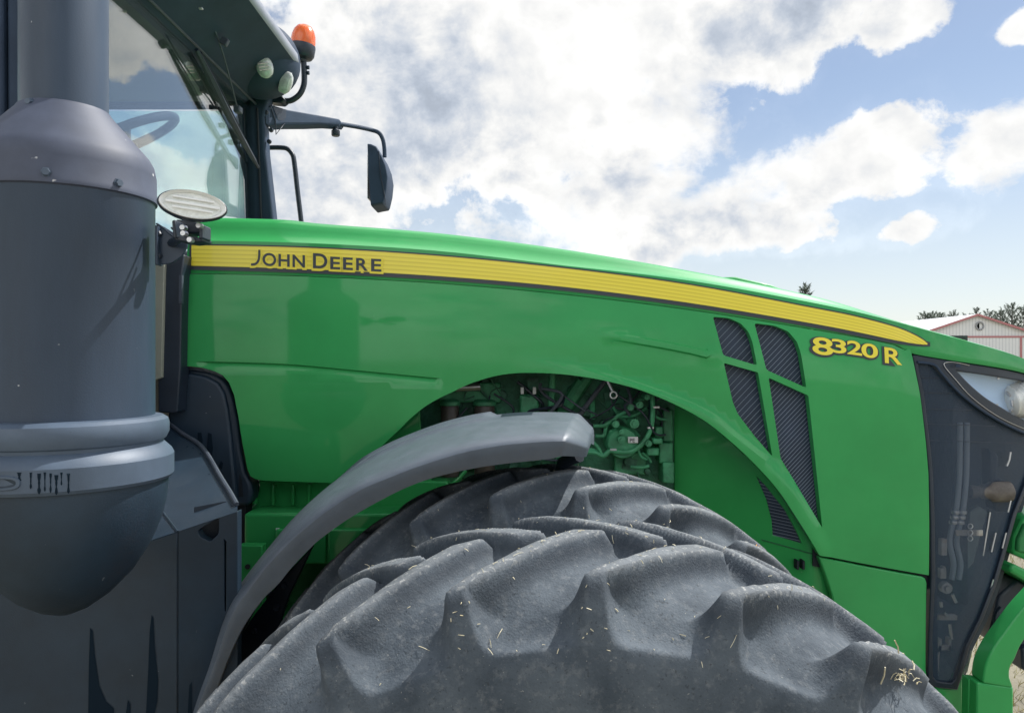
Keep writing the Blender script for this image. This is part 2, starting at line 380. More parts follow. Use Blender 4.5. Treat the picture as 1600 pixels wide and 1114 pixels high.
def sdist(p, line):
    """distance and side of a point against a polyline, position along it (0..1)"""
    best = 1e9; sd = 0; tt = 0; m = len(line)-1
    for i in range(m):
        ax, ay = line[i]; bx, by = line[i+1]; dx, dy = bx-ax, by-ay; l2 = dx*dx+dy*dy
        t = ((p[0]-ax)*dx+(p[1]-ay)*dy)/l2; t = min(1, max(0, t)); qx, qy = ax+dx*t-p[0], ay+dy*t-p[1]; d = math.hypot(qx, qy)
        if d < best:
            best = d; sd = 1 if dx*(p[1]-ay)-dy*(p[0]-ax) > 0 else -1; tt = (i+t)/m
    return best, sd, tt
def panel(name, outline, m, parent, pos, holes=(), lines=(), step=12, thick=.02, bevel=.003, sharp=50):
    """curved sheet cut to an outline; pos(px,py) gives the point of the surface"""
    pts = []; edges = []
    def addloop(poly, closed=True):
        k = len(pts); pts.extend(poly); n = len(poly)
        edges.extend((k+i, k+(i+1) % n) for i in range(n if closed else n-1))
    o2 = resample(outline, step*.8); addloop(o2)
    h2 = [resample(h, step*.6) for h in holes]
    for h in h2: addloop(h)
    l2 = [resample(l, step*.8, False) for l in lines]
    for l in l2: addloop(l, False)
    allp = np.array(pts); xs = allp[:, 0]; ys = allp[:, 1]
    y = ys.min()+step*.5; row = 0
    while y < ys.max():
        x = xs.min()+(step*.5 if row % 2 else 0)
        while x < xs.max():
            if np.min((xs-x)**2+(ys-y)**2) > (step*.45)**2 and inside((x, y), o2) and not any(inside((x, y), h) for h in h2): pts.append((x, y))
            x += step
        y += step; row += 1
    r = delaunay_2d_cdt([Vector(p) for p in pts], edges, [], 1, 1e-5)
    V = [(v.x, v.y) for v in r[0]]; Fc = []
    for f in r[2]:
        c = (sum(V[i][0] for i in f)/len(f), sum(V[i][1] for i in f)/len(f))
        if inside(c, o2) and not any(inside(c, h) for h in h2): Fc.append(tuple(f))
    P = [pos(*v) for v in V]
    # thickness: a back sheet and rim walls along every open edge
    cnt = {}
    for f in Fc:
        for i in range(3):
            e = (f[i], f[(i+1) % 3]); k = tuple(sorted(e)); cnt.setdefault(k, []).append(e)
    n = len(P); B = [p+Vector((0, thick, 0)) for p in P]; F2 = list(Fc)+[tuple(i+n for i in reversed(f)) for f in Fc]
    for k, es in cnt.items():
        if len(es) == 1: a, b = es[0]; F2.append((b, a, a+n, b+n))
    o = mk(name, P+B, F2, m, parent, sharp=sharp, bevel=bevel)
    return o

def text_mesh(s, size=1, offset=0, xs=1.0, shear=0):
    c = bpy.data.curves.new('t', 'FONT'); c.body = s; c.size = size; c.offset = offset; c.shear = shear; c.resolution_u = 10; c.fill_mode = 'BOTH'
    o = bpy.data.objects.new('t', c); COL.objects.link(o); bpy.context.view_layer.update()
    me = o.evaluated_get(bpy.context.evaluated_depsgraph_get()).to_mesh()
    V = [(v.co.x*xs, v.co.y) for v in me.vertices]; Fc = [tuple(p.vertices) for p in me.polygons]
    bpy.data.objects.remove(o); bpy.data.curves.remove(c); return V, Fc

def root(name, loc, label, cat, group=None):
    o = bpy.data.objects.new(name, None); COL.objects.link(o); o.location = loc; o.empty_display_size = .3
    o['label'] = label; o['category'] = cat
    if group: o['group'] = group
    return o
def tag(o, label=None, cat=None, group=None, kind=None):
    for k, v in (('label', label), ('category', cat), ('group', group), ('kind', kind)):
        if v: o[k] = v
    return o

# ------------------------------------------------------------------ ground and background
def ground():
    m = mat('dry_ground', (.15, .135, .10), .95, col2=(.25, .23, .17), vscale=.9, bump=.8, bscale=25)
    o = mk('ground', [(-600, -300, 0), (600, -300, 0), (600, 1500, 0), (-600, 1500, 0)], [(0, 1, 2, 3)], m, smooth=False); tag(o, kind='structure')
    mb = MB(); gm = mat('dry_grass', (.42, .34, .17), .8, col2=(.30, .30, .12), vscale=3)
    for i in range(5200):
        x = random.uniform(2.2, 5.2); y = random.uniform(3.4, 8); h = random.uniform(.03, .11); a = random.uniform(0, 6.28); w = .004
        d = Vector((math.cos(a), math.sin(a), 0)); lean = Vector((random.uniform(-1, 1), random.uniform(-1, 1), 0))*h*.8; p = Vector((x, y, 0))
        mb.add([p-d*w, p+d*w, p+lean+Vector((0, 0, h))], [(0, 1, 2)])
    tag(mb.build('grass', gm, smooth=False, fix=False), 'dry yellowed grass on the ground beyond the tractor nose', 'grass', kind='stuff')
ground()

def shed():
    D = 70.0; rx = (1525-800)*D/F; rz = CAMZ+(557-493)*D/F; hw = 8.5; ez = rz-.345*hw; ln = 30; a = R(4)
    r = root('farm_shed', (rx, D, 0), 'long pale metal shed with red trim and a round gable vent beyond the tractor nose', 'shed')
    Rm = Matrix.Rotation(-a, 3, 'Z')
    def T(x, y, z): v = Rm @ Vector((x, y, z)); return v+Vector((rx, D, 0))
    wm = bpy.data.materials.new('white_siding'); wm.use_nodes = True
    nt = wm.node_tree; b = nt.nodes['Principled BSDF']; b.inputs['Roughness'].default_value = .5
    tc = nt.nodes.new('ShaderNodeTexCoord'); wv = nt.nodes.new('ShaderNodeTexWave'); nt.links.new(tc.outputs['Object'], wv.inputs[0]); wv.inputs['Scale'].default_value = 1.1; wv.inputs['Distortion'].default_value = 0
    cr = nt.nodes.new('ShaderNodeValToRGB'); nt.links.new(wv.outputs['Fac'], cr.inputs[0]); cr.color_ramp.elements[0].color = (.58, .60, .60, 1); cr.color_ramp.elements[0].position = .02; cr.color_ramp.elements[1].color = (.74, .75, .74, 1); cr.color_ramp.elements[1].position = .22
    nt.links.new(cr.outputs[0], b.inputs['Base Color'])
    red = mat('red_trim', (.46, .19, .19), .5); roofm = mat('shed_roof', (.66, .68, .70), .4, var=.06, vscale=.4)
    mb = MB(); mb.add([T(-hw, 0, 0), T(hw, 0, 0), T(hw, 0, ez), T(0, 0, rz), T(-hw, 0, ez)], [(0, 1, 2, 3, 4)])
    mb.add([T(-hw, ln, 0), T(hw, ln, 0), T(hw, ln, ez), T(0, ln, rz), T(-hw, ln, ez)], [(0, 4, 3, 2, 1)])
    for s in (-1, 1): mb.add([T(s*hw, 0, 0), T(s*hw, ln, 0), T(s*hw, ln, ez), T(s*hw, 0, ez)], [(0, 1, 2, 3)])
    mb.build('wall', wm, r, smooth=False, fix=False)
    for s in (-1, 1):
        m2 = MB(); o = .3
        m2.add([T(s*(hw+o), -o, ez-.345*o+.03), T(0, -o, rz+.03), T(0, ln+o, rz+.03), T(s*(hw+o), ln+o, ez-.345*o+.03), T(s*(hw+o), -o, ez-.345*o+.13), T(0, -o, rz+.13), T(0, ln+o, rz+.13), T(s*(hw+o), ln+o, ez-.345*o+.13)],
               [(0, 1, 2, 3), (7, 6, 5, 4), (0, 4, 5, 1), (3, 2, 6, 7), (0, 3, 7, 4), (1, 5, 6, 2)])
        m2.build('roof', roofm, r, smooth=False)
        m3 = MB(); t = .15
        m3.add([T(s*(hw+o), -o-.02, ez-.345*o-t+.1), T(0, -o-.02, rz-t+.1), T(0, -o-.02, rz+.15), T(s*(hw+o), -o-.02, ez-.345*o+.15), T(s*(hw+o), -o-.08, ez-.345*o-t+.1), T(0, -o-.08, rz-t+.1), T(0, -o-.08, rz+.15), T(s*(hw+o), -o-.08, ez-.345*o+.15)],
               [(0, 1, 2, 3), (7, 6, 5, 4), (0, 4, 5, 1), (3, 2, 6, 7), (0, 3, 7, 4), (1, 5, 6, 2)])
        m3.build('rake_trim', red, r, smooth=False)
    dz = CAMZ+(557-525)*D/F
    def bar(x0, x1, z0, z1, name, m_, y=-.06):
        k = MB(); V = [T(x, yy, z) for x in (x0, x1) for yy in (y, y-.08) for z in (z0, z1)]
        k.add(V, [(0, 1, 3, 2), (4, 6, 7, 5), (0, 4, 5, 1), (2, 3, 7, 6), (0, 2, 6, 4), (1, 5, 7, 3)]); return k.build(name, m_, r, smooth=False)
    bar(-1.4, 7.0, dz-.16, dz, 'door_header', red)
    d1 = bar(-1.3, 3.78, .1, dz-.16, 'sliding_door', wm, -.01); bar(3.95, 6.9, .1, dz-.16, 'sliding_door', wm, -.01)
    bar(3.78, 3.95, .05, dz-.16, 'door_edge_trim', red)
    vz = CAMZ+(557-509.5)*D/F; k = MB(); rot = Matrix.Rotation(R(90), 3, 'X')
    k.lathe([(.0, -.02), (.28, -.02), (.28, .10), (.36, .12), (.40, .08), (.40, -.02)], T(.3, -.02, vz), 20, rot); k.build('gable_vent', mat('vent_grey', (.3, .31, .32), .5), r)
shed()

TREEM = [mat('conifer_leaf', (.055, .080, .060), .8, col2=(.10, .135, .095), vscale=1.2), mat('conifer_leaf_haze', (.07, .095, .075), .8, col2=(.12, .145, .11), vscale=1.2)]  # distance haze put into the leaf colours as a paler green
BARK = mat('bark', (.10, .085, .07), .9, var=.3)
def conifer(px, pytop, D, spread, label, seed, pale=0, droop=0.0, group='conifers on the skyline'):
    rd = random.Random(seed); x = (px-800)*D/F; H = CAMZ+(557-pytop)*D/F
    t = root('conifer_tree', (x, D, 0), label, 'tree', group)
    mb = MB(); lean = rd.uniform(-.25, .25)
    mb.tube([(x, D, 0), (x+lean*.3, D, H*.5), (x+lean, D, H*.97)], [H*.028, H*.018, H*.004], 7, 4)
    lf = MB(); nb = 46
    for i in range(nb):
        q = (i/nb)**.85; z = H*(.14+.84*q); L = spread*(1-q)**.65*rd.uniform(.65, 1.25)+.25; a = i*2.4+rd.uniform(-.4, .4)
        p0 = Vector((x+lean*q, D, z)); dr = Vector((math.cos(a), math.sin(a), rd.uniform(.25, .9)-droop)).normalized(); tip = p0+dr*L+Vector((0, 0, L*.45))
        mid = p0+dr*L*.55
        mb.tube([p0, mid, tip], [H*.005, H*.0035, H*.0012], 4)
        for k in range(int(24+L*22)):
            u = rd.uniform(.15, 1.06); c = p0.lerp(mid, u*2) if u < .5 else mid.lerp(tip, u*2-1)
            c = c+Vector((rd.gauss(0, .085), rd.gauss(0, .085), rd.gauss(0, .07)))*(1.2-u*.6)
            s = rd.uniform(.10, .22); d1 = Vector((rd.gauss(0, 1), rd.gauss(0, 1), rd.gauss(.5, .8))).normalized()*s+dr*s*.8; d2 = d1.orthogonal().normalized()*s*.28
            lf.add([c-d1*.5-d2*.4, c-d1*.1+d2, c+d1, c-d1*.1-d2], [(0, 1, 2, 3)])
    mb.build('trunk', BARK, t, fix=False); lf.build('crown', TREEM[pale], t, smooth=False, fix=False)
conifer(1262, 445, 58, 0.9, 'lone dark conifer whose tip shows above the middle of the hood', 1, 0)
conifer(1443, 489, 100, 2.2, 'leftmost ragged conifer in the row left of the shed ridge', 2, 0)
conifer(1459, 488, 102, 2.0, 'second ragged conifer from the left in the row behind the shed', 3, 0)
conifer(1470, 489, 98, 1.8, 'third ragged conifer from the left, beside a pale round crown', 4, 0)
conifer(1489, 487, 125, 3.2, 'pale hazy conifer left of the shed ridge', 5, 1)
conifer(1509, 491, 105, 1.8, 'low conifer tip just left of the shed ridge', 6, 1)
conifer(1527, 480, 112, 1.1, 'thin sparse conifer rising straight behind the shed ridge', 7, 1)
conifer(1547, 486, 104, 2.4, 'short wide conifer just right of the shed ridge', 8, 0)
conifer(1563, 485, 101, 2.3, 'bushy conifer right of the shed ridge and left of the tallest one', 9, 0)
conifer(1581, 474, 103, 2.6, 'tallest conifer right of the shed ridge', 10, 0)
conifer(1601, 478, 100, 3.2, 'broad dark conifer at the right edge behind the shed roof', 11, 0)

# ================================================================== TRACTOR
YS = 2.45; YC = 2.92
TR = root('farm_tractor', (0, YC, 0), 'large green row crop tractor with yellow stripe, grey exhaust and dual front wheels', 'tractor')
def mir(v): return Vector((v.x, 2*YC-v.y, v.z))

# ---- hood tables: pixel column -> rows
SIL = smooth_tab([(270, 341), (300, 342), (420, 345), (480, 350), (680, 365), (880, 390), (1080, 421.5), (1280, 461), (1400, 494), (1500, 522), (1575, 543), (1620, 559), (1680, 592), (1720, 640)])
CRE = smooth_tab([(270, 374), (300, 375), (480, 379), (680, 391), (880, 414), (1080, 438), (1280, 474), (1400, 501), (1500, 528), (1575, 549), (1620, 566), (1680, 600), (1720, 648)])
SEAM = smooth_tab([(270, 425), (300, 425.5), (480, 430), (680, 440.5), (880, 458), (1080, 482.5), (1280, 514.5), (1400, 537), (1430, 551.5), (1480, 561), (1600, 581), (1680, 610), (1720, 655)])
STOP = smooth_tab([(297, 382.5), (480, 386.8), (680, 399), (880, 418.5), (1080, 445), (1280, 482.5), (1340, 494.5), (1400, 510), (1430, 521), (1448, 531), (1455, 537)])
SBOT = smooth_tab([(297, 415), (480, 420.5), (680, 431), (880, 448), (1080, 473.5), (1280, 507), (1400, 531), (1440, 537.5), (1455, 538.5)])
def nose_in(px):           # the nose narrows towards the front
    return 0.0 if px < 1440 else .30*((px-1440)/280)**2.2
GROOVE = curve2([(306, 564.5), (441, 568.5), (556, 578.5), (640, 586.5), (697, 592)])
RIDGE = curve2([(820, 505), (890, 514.5), (960, 526), (1080, 548), (1184, 577), (1198, 584), (1262, 612)])
FLARE = curve2([(800, 551.5), (881, 565), (944, 579), (1007, 599), (1080, 627), (1118, 647), (1150, 673), (1205, 717), (1244, 757), (1272, 806), (1292, 846), (1299, 872)])
def disp(px, py):
    v = py-interp(SEAM, px); d = 0
    d -= .010*max(0, 1-v/90)**2
    if py > 600: d -= .022*((py-600)/160)**2 if px < 620 else .012*((py-600)/300)**2
    d -= .020*max(0, (px-1330)/130)**2
    if 280 < px < 720 and 540 < py < 620:
        q, s, t = sdist((px, py), GROOVE); amp = .009*sst(t, 0, .06)*(1-sst(t, .97, 1))
        if s > 0 and t < 1: d -= amp*(1-sst(q, 1, 9))*(1 if q > .2 else 0)
    if 810 < px < 1275 and 495 < py < 630:
        q, s, t = sdist((px, py), RIDGE); wd = 1.0+4.6*sst(t, 0, .55)
        d += .009*sst(t, .02, .3)*(1-sst(q, wd*.7, wd*1.25))*(1-sst(px, 1100, 1131))
    if px > 780 and py > 540:
        q, s, t = sdist((px, py), FLARE)
        if s > 0: d += .016*sst(t, .0, .28)*sst(q, 0, 9)*(1-.6*sst(t, .86, 1))
    return d
def side(px, py, out=0): return W(px, py, YS+nose_in(px))+Vector((0, -disp(px, py)-out, 0))

def offset_line(line, d):
    out = []
    for i, p in enumerate(line):
        a = line[max(i-1, 0)]; b = line[min(i+1, len(line)-1)]; dx, dy = b[0]-a[0], b[1]-a[1]; l = math.hypot(dx, dy)
        out.append((p[0]-dy/l*d, p[1]+dx/l*d))
    return out

def hood():
    rows = []
    st = list(range(290, 1721, 10))
    prof = [(0, 0), (.020, .16), (.036, .36), (.048, .58), (.058, .80), (.070, .94), (.090, 1.02), (.14, 1.12), (.24, 1.25), (.36, 1.32), (YC-YS, 1.34)]
    for px in st:
        ni = nose_in(px); yn = YS+ni; zs = W(px, interp(SEAM, px)+1 if px < 1430 else interp(SEAM, px), yn).z; zc = W(px, interp(CRE, px), yn).z; x = (px-800)*yn/F
        h = (interp(CRE, px)-interp(SIL, px))*(YS+.05)/F*1.28
        y0 = YS+ni+.010+.020*max(0, (min(px, 1430)-1330)/130)**2
        near = []
        near.append(Vector((x, y0+.03, zs+.001)))
        for k in range(9):
            t = k/8; near.append(Vector((x, y0+.004*t*t+(.004*(1-k/1) if k < 1 else 0), zs+(zc-zs)*t)))
        wd = (YC-YS-ni-.014)
        for dy, q in prof[1:]:
            yy = dy if dy < .1 else .09+(wd-.09)*(dy-.09)/(YC-YS-.09)
            near.append(Vector((x, y0+.004+min(yy, wd), zc+h*q)))
        far = [mir(v) for v in near[:-1]][::-1]
        rows.append(near+far)
    mb = MB(); mb.loft(rows)
    o = mb.build('hood', GREEN, TR, sharp=38)
    # moulded raised vent on the hood's centre
    pts = [(1128, 433), (1150, 432.5), (1205, 445), (1245, 460), (1240, 475), (1130, 455)]
    b2 = MB(); b2.prism(pts, YC-.12, YC+.12); b2.build('hood_bulge', GREEN, TR, bevel=.008)
    # decal: dark border, then the ribbed yellow band
    def strip(name, top, bot, a, b, out, m, uv=False, pad=0):
        n = int((b-a)/6); V = []; Fc = []; UV = []; K = 6
        for i in range(n+1):
            px = a+(b-a)*i/n; t0 = top(px); t1 = bot(px)
            for k in range(K+1):
                py = t0+(t1-t0)*k/K; zs = interp(SEAM, px); zc = interp(CRE, px); t = (zs-py)/(zs-zc)
                V.append(W(px, py, YS+nose_in(px))+Vector((0, .010+.020*max(0, (min(px, 1430)-1330)/130)**2+.004*t*t-out, 0))); UV.append((i/n, (py-interp(STOP, px))/max(1, (interp(SBOT, min(px, 1380))-interp(STOP, min(px, 1380))))))
        for i in range(n):
            for k in range(K): j = i*(K+1)+k; Fc.append((j, j+1, j+K+2, j+K+1))
        o = mk(name, V, Fc, m, TR, fix=False)
        if uv:
            l = o.data.uv_layers.new(name='UVMap')
            for lp in o.data.loops: l.data[lp.index].uv = UV[lp.vertex_index]
        return o
    b = strip('stripe_border', lambda p: interp(STOP, min(p, 1455))-2.4, lambda p: interp(SBOT, p)+6.2 if p < 1380 else interp(SBOT, p)+2.5+3.7*max(0, (1460-p)/80), 294, 1459, .0022, STICKB)
    s = strip('yellow_stripe', lambda p: interp(STOP, p), lambda p: interp(SBOT, p), 297.5, 1454, .0040, YEL, True)
hood()
SIDE_OUT = ([(283, 427.5)]+[(p, interp(SEAM, p)+2) for p in range(320, 1421, 20)]+[(1427, 543), (1430, 553), (1441.5, 615), (1451.5, 691), (1456.5, 741), (1459, 820), (1460, 903)]
            + curve2([(1281, 868), (1269, 849), (1246, 813), (1214, 765), (1182, 729), (1149, 697), (1101, 658), (1052, 631), (1012, 614), (982, 604), (936, 593), (890, 586), (850, 583), (808, 583), (777, 587), (754, 593), (731, 601), (708, 612), (686, 622.5), (663, 636), (640, 655), (624, 671), (591, 703), (568, 735), (556, 757)], 3)
            + [(480, 755), (410, 752.5), (396, 750), (388, 745), (384, 734), (380.5, 711), (377, 690), (372, 651), (365.6, 617), (358, 598), (348, 586.5), (335, 580), (316, 574.5), (298, 572.5), (282, 572.5)])
VA = rounded([(1115, 495), (1140, 497), (1158, 505), (1170, 518), (1176, 534), (1183, 571), (1130, 555)], 4)
VB = rounded([(1131, 567), (1184.5, 582), (1207, 713), (1179, 681), (1153, 647), (1145, 628)], 3)
VC = rounded([(1180, 505), (1212, 509), (1233, 518), (1246, 534), (1252, 553), (1260, 606), (1197.5, 578)], 4)
VD = rounded([(1201, 590), (1263, 618), (1286, 825), (1244, 755), (1220, 716)], 3)
def side_panel():
    lines = [curve2([(p[0], p[1]) for p in GROOVE[:-1]], 1), offset_line(GROOVE[:-2], 1.2), offset_line(GROOVE[:-2], 5), offset_line(GROOVE[:-2], 9.5)]
    rl = [p for p in RIDGE if p[0] < 1127]
    lines += [[(a, b-w) for a, b in rl if a > 835] for w in (4.2, 6.8)]+[[(a, b+w) for a, b in rl if a > 835] for w in (4.2, 6.8)]
    fl = [p for p in FLARE if p[0] < 1200]
    lines += [fl, offset_line(fl, 4), offset_line(fl, 9)]
    panel('side_panel', SIDE_OUT, GREEN, TR, side, holes=[VA, VB, VC, VD], lines=lines, step=11, thick=.030, bevel=.003)
    # the far side of the hood carries the same panel, without its vents
    panel('side_panel', SIDE_OUT, GREEN, TR, lambda x, y: mir(W(x, y, YS))-Vector((0, .03, 0)), step=60, thick=.03, bevel=0)
side_panel()

def vent(name, poly, Yoff, slope, s0, s1, base=lambda x, y: W(x, y, YS)):
    """dark screen behind an opening with thin diagonal slats"""
    c = (sum(p[0] for p in poly)/len(poly), sum(p[1] for p in poly)/len(poly))
    big = [(c[0]+(x-c[0])*1.06+(-2 if x < c[0] else 2), c[1]+(y-c[1])*1.05+(-3 if y < c[1] else 2)) for x, y in poly]
    V = [base(x, y)+Vector((0, Yoff, 0)) for x, y in big]; n = len(V)
    B = [v+Vector((0, .006, 0)) for v in V]
    o = mk(name, V+B, [tuple(range(n)), tuple(range(2*n-1, n-1, -1))]+[(i, (i+1) % n, n+(i+1) % n, n+i) for i in range(n)], MESH, TR, smooth=False)
    ys = [p[1] for p in big]; xs = [p[0] for p in big]; mb = MB()
    q = min(ys)-slope*0-40
    while q < max(ys)+140:
        pr = [];
        t = (q-min(ys))/(max(ys)-min(ys)); q += s0+(s1-s0)*min(1, max(0, t))
        hits = []
        m = len(big)
        for i in range(m):
            (ax, ay), (bx, by) = big[i], big[(i+1) % m]; fa = ay-(q-slope*(ax-xs[0] if False else ax-min(xs))); fb = by-(q-slope*(bx-min(xs)))
            if fa*fb < 0: u = fa/(fa-fb); hits.append((ax+(bx-ax)*u, ay+(by-ay)*u))
        if len(hits) >= 2:
            hits.sort(); a, b = hits[0], hits[-1]
            if b[0]-a[0] > 4:
                A = base(*a)+Vector((0, Yoff-.004, 0)); Bb = base(*b)+Vector((0, Yoff-.004, 0)); mb.tube([A, Bb], .0011, 4)
    if mb.V: tag(mb.build('vent_slats', SLAT, o, smooth=False, fix=False), kind='stuff')
    return o
vent('vent_screen', VA, .045, 1.05, 12, 12)
vent('vent_screen', VB, .045, 1.05, 13, 10)
vent('vent_screen', VC, .045, 1.05, 13, 9)
vent('vent_screen', VD, .045, 1.05, 9, 6.5)

# ---- inside of the wheel arch
def well(px, py): return W(px, py, 2.515+max(0, 1265-px)/215*.24+max(0, 760-py)/400*.05)
VE = [(1183, 745.5), (1196, 758), (1227, 797), (1246, 833), (1253, 849), (1207.5, 836), (1206, 813), (1198, 781)]
panel('arch_liner', [(1053, 560), (1290, 560), (1325, 700), (1330, 1180), (1058, 1180), (1053, 640)], GREEN, TR, well, holes=[VE], step=24, thick=.012, bevel=.002)
vent('liner_screen', VE, .012, .22*-1, 5, 5, well)
panel('arch_liner', [(500, 640), (655, 610), (658, 700), (664, 800), (480, 830)], GREEN, TR, lambda x, y: W(x, y, 2.62), step=30, thick=.012, bevel=.002)
# seam between upper liner and lower liner, small slots in it
MB().tube([well(1190+94*k/8, 843+26*k/8)-Vector((0, .001, 0)) for k in range(9)], .0025, 6).build('liner_seam', mat('liner_edge', (.03, .17, .07), .5), TR)
for x in (1247, 1256):
    MB().pbox(x-2, 876, x+2, 890, 2.50, 2.53).build('liner_slot', DARK, TR, bevel=.002)
MB().prism([(1270, 858), (1464, 893), (1466, 1095), (1448, 1095), (1450, 920), (1270, 884)], 2.50, 2.505).build('added_seam_strip', DARK, TR, smooth=False)  # dark strip added to stop light leaking through the panel seams
# lower front panel
panel('front_lower_panel', [(1283, 872)]+[(1283+166*t, 872+33*t) for t in (.25, .5, .75, 1)]+[(1454, 908), (1456.5, 915), (1455.5, 980), (1455, 1050), (1460, 1085), (1470, 1180), (1312, 1180), (1311, 980), (1303, 931), (1292, 897)], GREEN, TR,
      lambda x, y: W(x, y, YS)+Vector((0, .012+.02*max(0, (x-1330)/130)**2+.01*max(0, (1330-x)/50)**2, 0)), step=20, thick=.03, bevel=.004)
panel('front_base_panel', [(1462, 1086), (1470, 1081), (1511, 1088), (1523, 1068), (1524, 1180), (1466, 1180)], GREEN, TR, lambda x, y: W(x, y, YS)+Vector((0, .03+.0006*(x-1462), 0)), step=20, thick=.05, bevel=.006)

# ---- engine seen through the arch
def engine():
    e = MB(); e.box((.05, YC+.12, 1.45), (1.6, .55, 1.0)); e.build('engine_block', mat('engine_block_green', (.035, .17, .095), .6, var=.5, vscale=10, bump=.6, bscale=40), TR, bevel=.01)
    MB().box((.05, YC+.14, 2.05), (1.7, .5, .16)).build('engine_top_cover', BLACK, TR, bevel=.01)
    def Z6(x, y): return (860+x/6.555, 570+y/6.555)
    def hose(pts, r, Y, name='hose', m=ENG, z6=True, dy=0):
        P = []
        for i, p in enumerate(pts):
            a = Z6(*p) if z6 else p; P.append(W(a[0], a[1], Y+dy*i))
        k = MB(); k.tube(P, r, 8, 4); return k.build(name, m, TR)
    hose([(440, 625), (540, 625), (590, 600), (650, 560), (700, 515), (790, 475)], .0065, 2.66)
    hose([(700, 530), (850, 520), (940, 470), (985, 440)], .006, 2.67)
    hose([(640, 430), (690, 500), (760, 570), (830, 640), (910, 735)], .006, 2.69)
    hose([(1040, 300), (1050, 450), (1040, 600), (1020, 680), (950, 800), (830, 885), (700, 890), (610, 880), (540, 930), (430, 890), (260, 910)], .0085, 2.64)
    hose([(1040, 300), (1048, 450), (1035, 600)], .014, 2.655, 'hose', BLACK)
    hose([(1080, 530), (1130, 555), (1190, 560)], .005, 2.65)
    hose([(460, 725), (545, 725), (570, 640), (600, 590)], .007, 2.67)
    hose([(440, 795), (490, 850), (530, 925)], .006, 2.64); hose([(340, 880), (430, 868), (480, 890), (530, 930)], .006, 2.65)
    hose([(900, 870), (930, 940), (990, 970)], .005, 2.66); hose([(940, 900), (1000, 950), (1030, 1000)], .005, 2.67)
    hose([(890, 560), (893, 420), (905, 360), (960, 355)], .005, 2.70)
    hose([(430, 300), (428, 430), (430, 560)], .011, 2.74)
    hose([(820, 1045), (930, 1050), (1010, 1035)], .006, 2.66)
    hose([(863, 575), (862, 610), (861, 650)], .012, 2.68, 'coolant_pipe', ENG, False)
    hose([(918, 585), (897, 617), (876, 650)], .026, 2.74, 'air_pipe', ENG, False)
    hose([(948, 592), (925, 622), (903, 652)], .009, 2.66, 'strut', GREY, False)
    hose([(668, 748), (676, 760), (692, 762), (712, 752), (728, 735)], .006, 2.58, 'hose', GREEN, False); MB().lathe([(.012, -.02), (.014, 0), (.012, .02)], W(668, 747, 2.58), 12).build('hose_fitting', GREEN, TR)
    # hook with a ring
    P = [W(949, 594, 2.55), W(957, 611, 2.55)]; k = MB(); k.tube(P, .006, 6)
    c = W(958.5, 617, 2.55); k.tube([c+Vector((math.cos(a), 0, math.sin(a)))*.011 for a in [i*math.pi/7 for i in range(15)]], .0035, 6); k.build('hook', STEEL, TR)
    # fuel filters under their header
    MB().pbox(686, 598, 782, 629, 2.72, 2.84).build('filter_header', ENG, TR, bevel=.006)
    for x, r in ((703, .032), (757, .036)):
        z0 = W(x, 746, 2.7).z; z1 = W(x, 634, 2.7).z; c = W(x, 700, 2.71)
        f = MB().lathe([(0, z0), (r*.85, z0), (r, z0+.01), (r, z1-.008), (r*.93, z1)], (c.x, 2.71, 0), 24).build('fuel_filter', FILT, TR)
        MB().lathe([(r*.95, z1), (r*1.12, z1+.002), (r*1.12, z1+.014), (r*.8, z1+.022), (0, z1+.022)], (c.x, 2.71, 0), 24).build('filter_cap', ENG, f)
    a = W(712, 606, 2.66); MB().tube([a, a+Vector((.085, 0, .004))], .014, 16).build('solenoid', STEEL, TR)
    for x in (816, 835): MB().pbox(x-2.6, 605, x+2.6, 616, 2.66, 2.675).build('connector', WHITE, TR, bevel=.002)
    MB().pbox(812, 616, 842, 650, 2.70, 2.80).build('pump_head', ENG, TR, bevel=.008)
    # injection pump, its flange, sticker and side boxes
    rot = Matrix.Rotation(R(90), 3, 'X')
    MB().lathe([(0, .05), (.050, .05), (.056, .04), (.056, -.12), (.07, -.13), (.07, -.16)], W(970, 690, 2.70), 28, rot).build('injection_pump', ENG, TR)
    for (x, y, r) in ((970, 686, .013), (970, 674, .009), (961, 662, .012), (990, 661, .016), (998, 632, .012), (984, 636, .011), (1010, 620, .010), (1012, 692, .011)):
        MB().lathe([(0, .03), (r*.5, .03), (r*.5, .022), (r, .022), (r, -.05)], W(x, y, 2.63), 14, rot).build('fitting', ENG, TR)
    MB().pbox(952, 672, 966, 704, 2.66, 2.78).build('pump_bracket', ENG, TR, bevel=.004)
    MB().pbox(981.5, 682.5, 997, 692, 2.632, 2.64).build('sticker', WHITE, TR, bevel=.0008)
    V, Fc = text_mesh('PE', 9.5, .1)
    o = mk('sticker_print', [W(983.5+x*.9, 690.7-y*.9, 2.6305) for x, y in V], Fc, STICKB, TR, smooth=False, fix=False)
    for b in ((1024, 667, 1036, 684, 2.66), (1036, 640, 1052, 690, 2.72), (1020, 685, 1036, 694, 2.63), (1012, 700, 1030, 712, 2.64), (1030, 692, 1052, 724, 2.70), (1036, 722, 1054, 755, 2.68), (960, 706, 1010, 742, 2.74), (893, 640, 912, 740, 2.78), (870, 700, 884, 745, 2.64)):
        MB().pbox(*b[:4], b[4], b[4]+.1).build('engine_casting', ENG, TR, bevel=.005)
    g = MB(); rd = random.Random(3)
